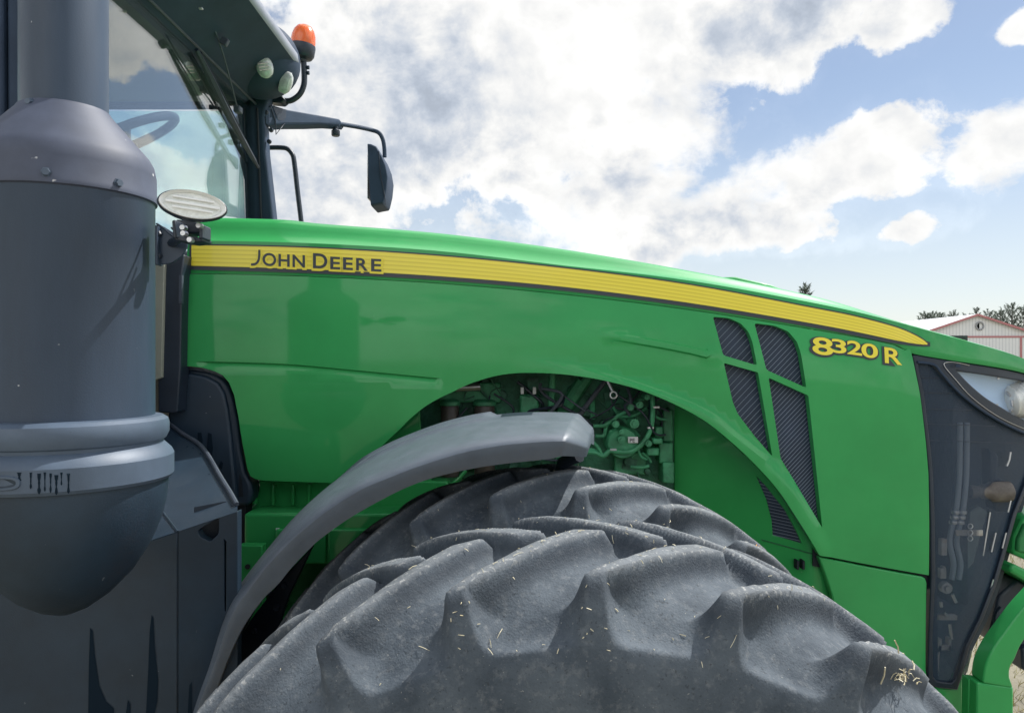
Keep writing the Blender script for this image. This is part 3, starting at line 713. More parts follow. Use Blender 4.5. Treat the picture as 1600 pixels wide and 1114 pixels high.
    for i in range(150):
        px = rd.uniform(700, 1050); py = rd.uniform(588, 750); Y = rd.uniform(2.74, 2.84); c = W(px, py, Y)
        if rd.random() < .5: g.box(c, (rd.uniform(.01, .06), .04, rd.uniform(.01, .06)), Matrix.Rotation(rd.uniform(-.3, .3), 3, 'Y'))
        else: g.lathe([(0, .02), (rd.uniform(.005, .02), .02), (.02, -.03)], c, 10, rot)
    for i in range(26):
        px = rd.uniform(690, 1040); py = rd.uniform(585, 740); c = W(px, py, 2.72); d = Vector((rd.uniform(-.1, .1), 0, rd.uniform(-.1, .1)))
        g.tube([c, c+d*.5+Vector((rd.uniform(-.03, .03), -.02, rd.uniform(-.03, .03))), c+d], rd.uniform(.002, .005), 5, 3)
    tag(g.build('engine_fittings', mat('engine_dark', (.045, .16, .10), .6, var=.6, vscale=30), TR, fix=False), kind='stuff')
    wr = random.Random(9)
    for i in range(16):
        px = wr.uniform(720, 1040); py = wr.uniform(590, 640); Y = wr.uniform(2.62, 2.72); a = W(px, py, Y); e2 = W(px+wr.uniform(-90, 90), py+wr.uniform(40, 110), Y+wr.uniform(-.02, .05))
        MB().tube([a, a.lerp(e2, .35)+Vector((wr.uniform(-.05, .05), -.02, wr.uniform(-.04, .02))), a.lerp(e2, .7)+Vector((wr.uniform(-.05, .05), -.01, wr.uniform(-.05, .02))), e2], wr.choice((.003, .004, .006)), 7, 5).build('wiring', BLACK if i % 3 else GREY, TR)
    # worm clamps on the main hose
    for (x, y) in ((1025, 636), (1016, 668), (958, 702)):
        MB().box(W(x, y, 2.642), (.022, .022, .007)).build('hose_clamp', STEEL, TR, bevel=.001)
engine()

# ---- dark panel and frame between hood and cab
def rear_side():
    pl = [(274, 580), (300, 577), (318, 579), (336, 584.5), (348, 592), (357, 604), (364, 623), (371, 656), (377, 706), (383, 738), (391, 753), (394, 768), (390, 789), (372, 791), (262, 760), (262, 640)]
    MB().prism(pl, 2.475, 2.56).build('side_cowl', SHROUD, TR, bevel=.012, seg=3)
    pl2 = [(278, 584), (300, 583), (322, 588), (340, 598), (350, 614), (356, 640), (361, 680), (366, 740), (370, 785), (262, 760), (262, 640)]
    MB().prism(pl2, 2.462, 2.50).build('cowl_face', SHROUD, TR, bevel=.010, seg=3)
    MB().prism([(283, 574), (298, 574.5), (316, 577), (326, 582), (312, 580), (296, 578)], 2.470, 2.52).build('cowl_lip', GREY, TR, bevel=.002)
    for q in ([(309, 676), (314, 676), (316, 690), (314, 712), (308, 700)], [(325, 676), (330, 678), (332, 700), (330, 724), (323, 706)], [(345, 720), (348, 724), (346, 733), (342, 728)]):
        MB().prism(q, 2.4592, 2.4622).build('wet_stain', WET, TR, smooth=False)
    MB().prism([(374, 742), (378, 750), (380, 776), (373, 776)], 2.4735, 2.50).build('cowl_slot', DARK, TR)
    # black sealing strip and khaki firewall strip beside the exhaust
    MB().prism([(250, 400), (288, 398), (284, 430), (282, 575), (277, 643), (273, 646), (247, 644), (246, 560)], 2.40, 2.47).build('seal_strip', DARK if False else BLACK, TR, bevel=.004)
    MB().prism([(238, 405), (257, 405), (255, 470), (252, 590), (238, 596)], 2.385, 2.42).build('firewall_strip', KHAKI, TR, bevel=.002)
    MB().prism([(280, 430), (284, 430), (284, 474), (279, 474)], 2.395, 2.41).build('strip_clip', GREY, TR)
    # green chassis under the panel
    def pb(name, x0, y0, x1, y1, Y0, Y1, m=GREEN, bv=.01): return MB().pbox(x0, y0, x1, y1, Y0, Y1).build(name, m, TR, bevel=bv, seg=3)
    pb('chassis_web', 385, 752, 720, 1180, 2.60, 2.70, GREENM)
    pb('chassis_beam', 381, 802, 700, 881, 2.44, 2.62)
    MB().prism([(382, 803), (398, 788), (404, 770), (404, 750), (700, 752), (700, 803)], 2.56, 2.62).build('beam_shelf', GREEN, TR, bevel=.006)
    for x in (424, 455, 480): pb('chassis_rib', x, 757, x+4, 790, 2.535, 2.57, GREEN, .003)
    pb('chassis_rib', 394, 764, 400, 788, 2.53, 2.57, GREEN, .003)
    pb('beam_cover', 512, 827, 690, 881, 2.425, 2.47, GREEN, .006); pb('beam_cover', 430, 827, 509, 881, 2.428, 2.47, GREEN, .006)
    pb('lower_beam', 380, 965, 700, 1180, 2.45, 2.66, GREEN, .012)
    p = pb('mount_plate', 372, 852, 410, 1000, 2.38, 2.42, GREEN, .004)
    rot = Matrix.Rotation(R(90), 3, 'X')
    MB().lathe([(0, .003), (.008, .003), (.008, -.01)], W(387, 885, 2.379), 14, rot).build('plate_hole', DARK, p)
    pb('paint_chip', 431, 825, 436, 832, 2.4365, 2.45, WHITE, 0)
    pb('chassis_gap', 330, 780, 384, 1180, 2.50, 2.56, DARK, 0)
rear_side()

# ---- fender over the inner wheel
def fender():
    far = curve2([(268, 1240), (285, 1165), (303, 1099), (318, 1049), (338, 996), (366, 936), (392, 896), (420, 860), (463, 806), (512, 760), (560, 725), (607, 698), (654, 678), (701, 662), (749, 651), (796, 645), (843, 643), (880, 643.5), (903, 645.5)])
    cre = curve2([(272, 1240), (290, 1165), (309, 1101), (333, 1039), (352, 981), (367, 947), (382, 926), (414, 884), (447, 849), (479, 820), (511, 795), (560, 764), (607, 744), (654, 726), (717, 706), (780, 693.5), (827, 689), (860, 687), (881, 687)])
    lip = curve2([(290, 1240), (310, 1165), (331, 1100), (352, 1040), (378, 983), (409, 938), (434, 913), (456, 886), (489, 852), (511, 834), (550, 807), (607, 775), (654, 754), (701, 740), (750, 730), (792, 724), (830, 720), (858, 717), (876, 713)])
    def rs(c, n=90):
        c2 = [Vector((a, b)) for a, b in c]; L = [0]
        for a, b in zip(c2, c2[1:]): L.append(L[-1]+(b-a).length)
        out = []; j = 0
        for i in range(n):
            t = L[-1]*i/(n-1)
            while j < len(L)-2 and L[j+1] < t: j += 1
            u = (t-L[j])/max(1e-9, L[j+1]-L[j]); p = c2[j].lerp(c2[j+1], u); out.append((p.x, p.y))
        return out
    # match the rails by column order of their control points
    n = len(far); rows = []
    for i in range(n):
        q = i/(n-1)
        Lp = W(*lip[i], 1.865); C = W(*cre[i], 1.85); Fp = W(*far[i], 2.28)
        e = (Fp-C); outw = (C-Lp).normalized(); nrm = Vector((1, 0, 0))
        up = Vector((-(cre[min(i+1, n-1)][1]-cre[max(i-1, 0)][1]), 0, -(cre[min(i+1, n-1)][0]-cre[max(i-1, 0)][0]))); up = Vector((-up.x, 0, -up.z)).normalized() if False else None
        tx = cre[min(i+1, n-1)][0]-cre[max(i-1, 0)][0]; tz = -(cre[min(i+1, n-1)][1]-cre[max(i-1, 0)][1]); N = Vector((-tz, 0, tx)).normalized()
        st = .006*sst(q, .52, .58)*(1-sst(q, .80, .81))
        row = [Lp+Vector((0, .012, 0)), Lp, Lp.lerp(C, .5)+Vector((0, -.002, 0)), Lp.lerp(C, .80)+Vector((0, -.001, 0)), Lp.lerp(C, .91)+Vector((0, .0005, 0)), C+Vector((0, .005, 0))-N*.0005, C.lerp(Fp, .030)+N*.0045,
               C.lerp(Fp, .10)+N*.010, C.lerp(Fp, .28)+N*.014, C.lerp(Fp, .50)+N*.014, C.lerp(Fp, .70)+N*.010, C.lerp(Fp, .72)+N*(.010+st), C.lerp(Fp, .84)+N*(.006+st), C.lerp(Fp, .86)+N*(.006+st*1.9), Fp.lerp(C, .02)+N*st*1.9, Fp-N*.004, Fp-N*.07, Fp-N*.07+Vector((0, -.008, 0))]
        inner = [Fp-N*.02+Vector((0, -.012, 0)), C.lerp(Fp, .5)-N*.006, C.lerp(Fp, .06)-N*.01, Lp+Vector((0, .012, 0))+N*.004]
        rows.append(row+inner)
    # blunt front end that turns down
    last = rows[-1]; ctr = W(931, 678, 2.02)
    for k, (s, dx, dz) in enumerate(((.975, .006, -.001), (.93, .013, -.004), (.66, .050, -.024), (.58, .0545, -.029), (.02, .0555, -.033))):
        c = sum(last, Vector())/len(last); rows.append([c+(v-c)*s+Vector((dx, 0, dz)) for v in last])
    mb = MB(); mb.loft(rows, closed=True); f = mb.build('fender', FENDER, TR, sharp=36)
    # slot in the crown near the front end, its shade painted as a dark patch
    i0 = next(i for i in range(n) if cre[i][0] > 786); V = []
    for i in range(i0-2, n):
        if not (776 < far[i][0] < 838): continue
        r = rows[i]; tx = Vector((0, 0, .0095)); a = W(*cre[i], 1.85).lerp(W(*far[i], 2.28), .66)+tx; b = W(*cre[i], 1.85).lerp(W(*far[i], 2.28), .86)+tx; V.append((a, b))
    m2 = MB(); m2.loft([[a-Vector((0, 0, .02)), a, b, b-Vector((0, 0, .02))] for a, b in V]); m2.build('painted_slot', BLACK, f)
    # bracket plate with bolts under the fender
    MB().prism([(489, 852), (473, 886), (450, 934), (436, 979), (430, 1180), (320, 1180), (345, 1060), (390, 970), (440, 905)], 2.20, 2.225).build('fender_bracket', BLACK, TR, bevel=.003)
    rot = Matrix.Rotation(R(90), 3, 'X')
    for x, y, r in ((444.5, 914.5, .009), (422, 926.5, .006), (432.5, 948.5, .010), (398, 985, .008)):
        MB().lathe([(0, .008), (r*.8, .008), (r, .004), (r, -.004)], W(x, y, 2.199), 10, rot).build('bracket_bolt', GREY, TR)
    MB().tube([W(905, 712, 2.05), W(880, 722, 2.1), W(870, 760, 2.2)], .018, 8).build('fender_stay', BLACK, TR)
fender()

# ---- wheels
def tyre_mesh():
    Rr = .850; NL = 25; pitch = 2*math.pi/NL; D = .046; sh = .200; lead = .262; w2 = .0165
    prof = [(0, Rr), (.05, Rr-.001), (.10, Rr-.004), (.15, Rr-.009), (.180, Rr-.014), (.200, Rr-.024), (.213, Rr-.045), (.222, Rr-.075), (.230, Rr-.115), (.237, Rr-.17), (.236, Rr-.225), (.222, Rr-.28), (.200, Rr-.325), (.180, Rr-.36)]
    Q, _ = catmull([Vector((a, b, 0)) for a, b in prof], [0]*len(prof), 8)
    pts = np.array([(v.x, v.y) for v in Q]); seg = np.r_[0, np.cumsum(np.hypot(*np.diff(pts, axis=0).T))]
    T = np.r_[np.linspace(0, .30, 54), np.linspace(.306, seg[-1], 14)]
    py = np.interp(T, seg, pts[:, 0]); pr = np.interp(T, seg, pts[:, 1])
    ty = np.gradient(py, T); tr = np.gradient(pr, T); l = np.hypot(ty, tr); ny, nr = -tr/l, ty/l     # outward normal (lateral, radial)
    nth = NL*40; th = np.arange(nth)*2*math.pi/nth
    t_all = np.r_[-T[::-1], T[1:]]; K = len(t_all)
    y_all = np.r_[-py[::-1], py[1:]]; r_all = np.r_[pr[::-1], pr[1:]]; ny_all = np.r_[-ny[::-1], ny[1:]]; nr_all = np.r_[nr[::-1], nr[1:]]
    TH, TT = np.meshgrid(th, t_all, indexing='ij')
    def ss(x, a, b): u = np.clip((x-a)/(b-a), 0, 1); return u*u*(3-2*u)
    def lugs(t, ph):
        q = np.clip(1-t/sh, 0, 1.3); off = lead*np.sign(q)*np.abs(q)**.90
        u = (TH-ph-off-pitch/2) % pitch; u = np.where(u > pitch/2, u-pitch, u)       # 0 in the middle of the gap between two lugs
        g = pitch*Rr/2-w2-.009*ss(-t, -.15, -.02)
        xi = np.abs(u)*Rr/g; e = np.clip((t-sh+.03)/.150, 0, 2)
        pw = np.where(u > 0, 5.0, 4.6)                                              # one flank steep, the other a long hollow
        rr_ = (xi**pw+e**4.6)
        m = np.where(rr_ < 1, rr_, 1); m = m+.10*ss(rr_, .75, 1.15)*(1-m)
        return m*ss(t, -.035, .0)
    near = lugs(-TT, .010)           # lateral -t is towards the camera
    farm = lugs(TT, .010+pitch*.5)
    m = np.maximum(near, farm); m = np.where(np.abs(TT) > sh+.11, 1, m)
    dep = D*(1-m)
    qt = np.array([0, .06, .11, .147, .178, .207, .236, .268, .312]); qy = np.array([0, .06, .107, .139, .163, .182, .198, .213, .230]); qr = np.array([.804, .803, .798, .789, .776, .760, .743, .728, .721])
    tt = np.linspace(0, .312, 200)
    def smi(v):
        w_ = np.interp(tt, qt, v); kz = np.ones(25)/25; return np.convolve(np.pad(w_, 12, mode='reflect', reflect_type='odd'), kz, 'valid')
    a_t = np.abs(t_all); iny = np.where(a_t < .312, np.interp(a_t, tt, smi(qy)), np.abs(y_all))*np.sign(t_all); inr = np.where(a_t < .312, np.interp(a_t, tt, smi(qr)), r_all)
    b_ = 1-m
    # worn edges, scuffs
    nv = np.array([mnoise.fractal(Vector((math.sin(a)*7*Rr, t*7, math.cos(a)*7*Rr)), 1, 2, 5) for a in th for t in t_all]).reshape(nth, K)
    nf = np.array([mnoise.noise(Vector((math.sin(a)*34*Rr, t*34, math.cos(a)*34*Rr))) for a in th for t in t_all]).reshape(nth, K)
    dep = -.0012*nv-.0006*nf
    Y = y_all[None]*m+iny[None]*b_-dep*ny_all[None]; RR = r_all[None]*m+inr[None]*b_-dep*nr_all[None]
    X = RR*np.sin(TH); Z = RR*np.cos(TH)
    co = np.stack([X, Y, Z], -1).reshape(-1, 3)
    i = np.arange(nth); j = np.arange(K-1); I, J = np.meshgrid(i, j, indexing='ij'); I2 = (I+1) % nth
    fc = np.stack([I*K+J, I2*K+J, I2*K+J+1, I*K+J+1], -1).reshape(-1, 4)
    me = bpy.data.meshes.new('tyre'); me.vertices.add(len(co)); me.vertices.foreach_set('co', co.ravel())
    me.loops.add(fc.size); me.loops.foreach_set('vertex_index', fc.ravel()); me.polygons.add(len(fc)); me.polygons.foreach_set('loop_start', np.arange(len(fc))*4)
    me.update(calc_edges=True); me.validate(); me.shade_smooth()
    at = me.attributes.new('wear_shade', 'FLOAT', 'POINT'); at.data.foreach_set('value', (np.clip(m, 0, 1)*(1-ss(np.abs(TT)+.012*nv, sh-.015, sh+.065))).ravel().astype(np.float32))
    return me, (X, Y, Z, m)
TY, TG = tyre_mesh(); TY.materials.append(RUBBER)
WX = .113; WZ = CAMZ-.300-.850
def wheel(Y, ph):
    w = bpy.data.objects.new('front_wheel', None); COL.objects.link(w); w.parent = TR; w.location = Vector((WX, Y, WZ))-TR.location; w.rotation_euler = (0, ph, 0)
    t = bpy.data.objects.new('tyre', TY); COL.objects.link(t); t.parent = w
    rot = Matrix.Rotation(R(90), 3, 'X'); o = MB(); o.lathe([(.10, .03), (.12, .02), (.36, .05), (.43, .12), (.46, .17), (.495, .185), (.50, .175), (.46, .15), (.455, -.15), (.50, -.185)], (0, 0, 0), 64, rot)
    o.build('rim', RIMY, w)
    h = MB(); h.lathe([(0, .14), (.07, .14), (.09, .12), (.10, .03), (.13, .0)], (0, 0, 0), 32, rot); h.build('hub', RIMY, w)
    return w
wheel(1.335, 0.0); wheel(2.06, .055)

# ---- straw caught on the tyres
def straw():
    X, Y, Z, m = TG; nth, K = X.shape; mb = MB(); rd = random.Random(5)
    for Yc, ph, cnt in ((1.335, 0.0, 170), (2.06, .055, 50)):
        k = 0
        while k < cnt:
            i = int(rd.gauss(0, .33)*nth/6.2832) % nth; j = rd.randrange(4, K-4)
            th = i*2*math.pi/nth
            if rd.random() > .08+.92*m[i, j]*(Z[i, j] > .72): continue
            a = np.array((X[i, j], Y[i, j], Z[i, j])); b = np.array((X[(i+2) % nth, j], Y[(i+2) % nth, j], Z[(i+2) % nth, j])); c = np.array((X[i, j+1], Y[i, j+1], Z[i, j+1]))
            e1 = Vector(b-a).normalized(); e2 = Vector(c-a).normalized(); nn = e1.cross(e2).normalized()
            p = Vector(a); out = Vector((p.x, 0, p.z)).normalized()
            if nn.dot(out+Vector((0, -1 if p.y < 0 else 1, 0))*.3) < 0: nn = -nn
            if p.y > .12 and out.z < .9: continue
            rm = Matrix.Rotation(ph, 3, 'Y'); ang = rd.uniform(0, 6.28); d = (e1*math.cos(ang)+e2*math.sin(ang)).normalized()
            L = min(.024, rd.expovariate(1/.004)+.0025); r = rd.uniform(.0004, .0009); lift = rd.uniform(0, .35) if L < .03 else rd.uniform(0, .15)
            q0 = rm @ (p+nn*.0015)+Vector((WX, Yc, WZ)); dd = rm @ (d+nn*lift).normalized(); nw = rm @ nn
            mb.tube([q0, q0+dd*L*.5+nw*L*.08, q0+dd*L], [r, r, r*.6], 3); k += 1
    tag(mb.build('straw', STRAW, smooth=False, fix=False), 'tiny pale straw bits scattered over the tyre treads', 'straw', kind='stuff')
    # clump of chaff on the lug by the right edge, long stalks
    def ontyre(px, py, Yc):
        wx_, wy, wz = X+WX, Y+Yc, Z+WZ; qx = 800+wx_*F/wy; qy = 557-(wz-CAMZ)*F/wy; sc = np.hypot(qx-px, qy-py)+np.where(Z < .3, 1e3, 0); sc = np.where(sc < 7, wy, 1e4+sc); a = np.unravel_index(np.argmin(sc), sc.shape); return Vector((wx_[a], wy[a], wz[a]))
    c = ontyre(1410, 1058, 1.335)+Vector((0, 0, .003)); st = MB()
    for i in range(46):
        p = c+Vector((rd.gauss(0, .010), rd.gauss(0, .012), rd.gauss(0, .004))); d = Vector((rd.gauss(0, 1), rd.gauss(0, 1), rd.gauss(.2, .5))).normalized()*rd.uniform(.006, .02); st.tube([p, p+d*.5+Vector((0, 0, .003)), p+d], .0008, 3)
    for (x, y, a, b) in ((1404, 1020, 1398, 1000), (1425, 1032, 1428, 1046), (1376, 1068, 1383, 1042), (1345, 1040, 1356, 1052)):
        st.tube([W(x, y, 1.17), W((x+a)/2+2, (y+b)/2, 1.165), W(a, b, 1.16)], .0012, 4)
    tag(st.build('chaff', STRAW, smooth=False, fix=False), 'small tangled clump of chaff on the outer tyre near its right edge', 'chaff', kind='stuff')
    f = root('dry_blossom', ontyre(1182, 862, 2.06)+Vector((0, 0, .003)), 'small shrivelled orange blossom lying on the inner tyre tread', 'blossom')
    for i in range(6):
        a = i*1.05; d = Vector((math.cos(a), math.sin(a)*.6, .25)).normalized(); p = f.location.copy(); s = Vector((-d.y, d.x, 0)).normalized()*.003
        k = MB(); k.add([p, p+d*.007+s, p+d*.016+Vector((0, 0, .003)), p+d*.007-s, p-Vector((0, 0, .002))], [(0, 1, 2, 3), (0, 4, 1), (4, 3, 2, 1), (0, 3, 4)]); k.build('petal', ORL, f)
straw()

# ---- front grille, headlight and what shows behind the screen
def nosey(px, py): return W(px, py, YS+nose_in(px)*1.1)+Vector((0, .028, 0))
def front():
    edge = [(1433, 556), (1444, 615), (1454, 691), (1459, 741), (1462, 820), (1462.5, 905), (1459, 1000), (1457.5, 1060), (1461, 1076), (1475, 1081), (1505, 1084)]
    right = [(1508, 1074), (1524, 1014), (1546, 972-2), (1566, 918), (1580, 870), (1598, 806), (1625, 735), (1655, 680), (1690, 640)]
    hoodlow = [(p, interp(SEAM, p)+.5) for p in range(1690, 1440, -12)]+[(1437, 553.5)]
    head = curve2([(1486, 566), (1483, 571), (1500, 592.5), (1526, 621), (1563, 648.5), (1600, 667), (1640, 680)])
    outl = edge+right+hoodlow
    hin = curve2([(1504, 580), (1523, 600), (1549, 622), (1575, 638), (1600, 653), (1640, 668)])+[(1640, 601), (1600, 594.5), (1550, 586.5)]
    # side frame with the big screen opening cut out
    inner = [(1442, 566), (1467, 569.5)]+curve2([(1479, 583), (1506, 614), (1549, 647), (1600, 674), (1640, 688)])+[(1620, 735), (1592, 806), (1574, 870), (1560, 918), (1540, 970), (1518, 1014), (1502, 1066), (1495, 1073), (1472, 1070), (1466, 1062), (1465, 1000), (1470, 905), (1469, 820), (1466, 741), (1461, 691), (1452, 615)]
    panel('grille_frame', outl, BLACK, TR, nosey, holes=[inner, hin], step=14, thick=.025, bevel=.004)
    MB().tube([nosey(1440, 566)-Vector((0, .003, 0))]+[nosey(x, y)-Vector((0, .003, 0)) for x, y in ((1466, 570), (1478, 583), (1506, 614), (1549, 647), (1600, 674), (1638, 687))], .004, 6, 4).build('frame_bead', CABD, TR)
    MB().tube([nosey(x, y)-Vector((0, .002, 0)) for x, y in ((1522, 571), (1504, 567), (1488, 566), (1482.5, 571.5), (1500, 593), (1526, 621.5), (1563, 649), (1600, 667.5), (1640, 682))], .0016, 6, 5).build('headlight_bead', STEEL, TR)
    sc = panel('grille_screen', inner, SCREEN, TR, lambda x, y: nosey(x, y)+Vector((0, .012, 0)), step=16, thick=.002, bevel=0)
    for y in (590, 614, 640, 664, 690):
        x1 = {590: 1478, 614: 1500, 640: 1530, 664: 1568, 690: 1610}[y]; x0 = 1447+(y-590)*.11
        MB().tube([nosey(x, y+(x-x0)*.03)+Vector((0, .011, 0)) for x in (x0, (x0+x1)/2, x1)], .0016, 4).build('screen_rib', BLACK, sc)
    # front of the nose, across to the far side
    nf = [(nosey(x, y), mir(nosey(x, y))) for x, y in right]
    m = MB(); rows = []
    for a, b in nf: rows.append([a.lerp(b, t)+Vector((.10*math.sin(math.pi*t), 0, 0)) for t in [i/10 for i in range(11)]])
    m.loft(rows); m.build('front_screen', SCREEN, TR, fix=False)
    panel('grille_frame', outl, BLACK, TR, lambda x, y: mir(nosey(x, y))-Vector((0, .025, 0)), holes=[inner], step=40, thick=.025, bevel=0)
    # headlight: reflector bowl, lens, round lamp
    rows = []
    top = [(1498, 577), (1550, 584.5), (1600, 592.5), (1650, 601)]; bot = [(1499, 579), (1549, 625), (1600, 656), (1650, 676)]
    for d in (.02, .07, .10):
        s = {.02: 1, .07: .96, .10: .8}[d]
    T2 = curve2(top, 6); B2 = curve2(bot, 6)
    for (x0, y0), (x1, y1) in zip(T2, B2):
        a = nosey(x0, y0); b = nosey(x1, y1); r = []
        for k in range(9):
            t = k/8; r.append(a.lerp(b, t)+Vector((0, .016+.030*math.sin(math.pi*min(1, t*.9+.12))**.7*sst(x0, 1495, 1560)+.0, 0)))
        rows.append(r)
    h = MB(); h.loft(rows); hl = h.build('headlight', HLB, TR, fix=False)
    rows = [[nosey(x0, y0).lerp(nosey(x1, y1), k/6)+Vector((0, .006, 0)) for k in range(7)] for (x0, y0), (x1, y1) in zip(T2, B2)]
    g = MB(); g.loft(rows); g.build('headlight_lens', GLASSL, hl, fix=False)
    c = W(1601, 624, YS+.17); rot = Matrix.Rotation(R(82), 3, 'Y')
    cup = MB(); pr = []
    for i in range(8): z = -.06+i*.014; rr = .055+.010*math.sin(i/7*math.pi*.5); pr += [(rr, z), (rr+.003, z+.004), (rr, z+.009)]
    cup.lathe([(.0, -.075), (.030, -.073), (.046, -.068), (.050, -.062)]+pr, c, 36, rot); cup.build('lamp_cup', CUP, hl)
    for k in range(8):
        a = k*math.pi/4; MB().box(c+rot @ Vector((.043*math.cos(a), .043*math.sin(a), -.073)), (.008, .02, .006), rot @ Matrix.Rotation(a, 3, 'Z')).build('lamp_fin', STEEL, hl, bevel=.001)
    for x, y in ((1573, 592), (1571, 634)): MB().lathe([(0, .006), (.004, .006), (.004, 0)], nosey(x, y)+Vector((0, .02, 0)), 8, Matrix.Rotation(R(90), 3, 'X')).build('lens_screw', STEEL, hl)
    MB().pbox(1494, 569, 1501, 574, 2.475, 2.478).build('lens_mark', CABD, hl)
    # coolers, hoses, clamps behind the screen
    Y = 2.545
    MB().box((1.50, YC, 1.62), (.05, .7, .9)).build('cooler_core', mat('cooler_dark', (.03, .036, .04), .5, bump=.5, bscale=60), TR)
    MB().prism([(1420, 565), (1640, 600), (1625, 720), (1594, 806), (1576, 870), (1562, 918), (1542, 970), (1520, 1014), (1503, 1076), (1420, 1090)], 2.72, 2.75).build('cooler_core', mat('cooler_fins', (.035, .05, .065), .6, bump=.4, bscale=80), TR)
    for dx in (0, 11):
        k = MB(); k.tube([W(1500+dx, 660, Y), W(1499+dx, 740, Y), W(1494+dx, 795, Y), W(1486+dx, 830, Y), W(1484+dx, 850, Y), W(1490+dx, 880, Y), W(1487+dx, 905, Y)], .0085, 10, 5); k.build('cooler_hose', LHOSE, TR)
        for y in (800, 808, 816):
            MB().lathe([(.012, -.005), (.013, 0), (.012, .005)], W(1494+dx-(y-795)*.22, y, Y), 12).build('hose_ferrule', STEEL, TR)
    a = W(1520, 768, Y+.01); k = MB(); k.lathe([(0, -.01), (.020, -.01), (.022, .0), (.018, .02), (.024, .03), (.027, .05), (.034, .06), (.034, .12), (.02, .13)], a, 24, Matrix.Rotation(R(90), 3, 'Y')); k.build('valve_body', mat('valve_cast', (.13, .115, .10), .6, var=.4, vscale=30), TR)
    MB().pbox(1494, 828, 1536, 837, Y-.02, Y-.012).build('clamp_bar', RUST, TR, bevel=.001)
    for y in (822, 832, 841): MB().tube([W(1516, y, Y-.025)+Vector((.008*math.cos(t), 0, .008*math.sin(t))) for t in [i*math.pi/6 for i in range(13)]], .0018, 6).build('clamp_ring', STEEL, TR)
    MB().prism([(1515, 800), (1530, 790), (1545, 800), (1535, 830), (1522, 880), (1498, 905), (1494, 900), (1507, 860)], Y+.03, Y+.06).build('duct', mat('duct_grey', (.16, .19, .19), .6, var=.2, vscale=20), TR, bevel=.006)
    rot = Matrix.Rotation(R(90), 3, 'X'); k = MB(); k.lathe([(0, .01), (.010, .01), (.011, .0), (.018, .0), (.019, -.02)], W(1480, 919, Y-.02), 18, rot); k.build('pulley', RUST, TR)
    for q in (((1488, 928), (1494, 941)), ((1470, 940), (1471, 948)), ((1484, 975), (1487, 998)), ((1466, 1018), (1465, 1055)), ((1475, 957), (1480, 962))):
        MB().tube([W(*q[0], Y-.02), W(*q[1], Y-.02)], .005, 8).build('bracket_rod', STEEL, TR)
    for b in ((1467, 961, 1496, 969), (1471, 842, 1480, 868), (1470, 888, 1479, 904), (1466, 998, 1472, 1016), (1466, 1008, 1487, 1016), (1482, 996, 1487, 1016), (1474, 885, 1478, 893)):
        MB().pbox(*b, Y-.02, Y).build('bracket', RUST, TR, bevel=.002)
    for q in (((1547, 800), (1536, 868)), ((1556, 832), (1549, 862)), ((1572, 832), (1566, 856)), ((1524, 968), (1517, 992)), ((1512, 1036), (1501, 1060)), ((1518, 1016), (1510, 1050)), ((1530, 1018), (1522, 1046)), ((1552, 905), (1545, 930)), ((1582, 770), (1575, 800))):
        MB().tube([W(*q[0], Y-.01), W(*q[1], Y-.01)], .0028, 6).build('glint_streak', STEEL, TR)  # thin bright rods added as sun-glint streaks behind the screen
    MB().prism([(1548, 700), (1562, 712), (1560, 745), (1590, 760), (1596, 800), (1556, 800), (1548, 760)], Y+.06, Y+.12).build('fan_motor', BLACK, TR, bevel=.01)
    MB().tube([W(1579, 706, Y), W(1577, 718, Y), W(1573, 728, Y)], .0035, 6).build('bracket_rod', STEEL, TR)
    # green front support arm, its foot, and the frame behind
    arm = curve2([(1640, 905), (1600, 948), (1573, 983), (1552, 1013), (1540, 1040), (1536, 1067)])+[(1584, 1075)]+curve2([(1578, 1058), (1579, 1043), (1587, 1028), (1600, 1001), (1640, 950)])
    MB().prism(arm, 2.36, 2.425).build('front_support', GREEN, TR, bevel=.010, seg=4)
    MB().prism([(1527, 1066), (1584, 1073), (1584, 1180), (1525, 1180)], 2.362, 2.43).build('support_foot', GREEN, TR, bevel=.006)
    MB().prism([(1514, 1060), (1536, 1068), (1536, 1180), (1512, 1180)], 2.40, 2.44).build('support_web', GREEN, TR, bevel=.004)
    MB().prism([(1577, 893), (1583, 880), (1640, 908), (1640, 930)], 2.64, 2.9).build('front_axle_bar', GREEN, TR, bevel=.01)
    MB().prism([(1583, 866), (1586, 838), (1600, 808), (1640, 800), (1640, 890)], 2.66, 2.9).build('front_frame', GREEN, TR, bevel=.012)
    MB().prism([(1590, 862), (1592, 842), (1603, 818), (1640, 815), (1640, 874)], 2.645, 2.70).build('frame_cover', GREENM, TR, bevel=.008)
    MB().prism([(1548, 985), (1562, 930), (1590, 905), (1640, 930), (1640, 1010), (1560, 1010)], 2.72, 2.9).build('hitch_block', BLACK, TR, bevel=.01)
    k = MB(); k.tube([W(1566, 950, 2.66), W(1558, 962, 2.66), W(1560, 978, 2.66), W(1572, 980, 2.66)], .012, 8, 4); k.build('hydraulic_hose', BLACK, TR)
    MB().prism([(1597, 1012), (1640, 1005), (1640, 1052), (1598, 1048)], 2.7, 2.9).build('front_weight', BLACK, TR, bevel=.01)
front()

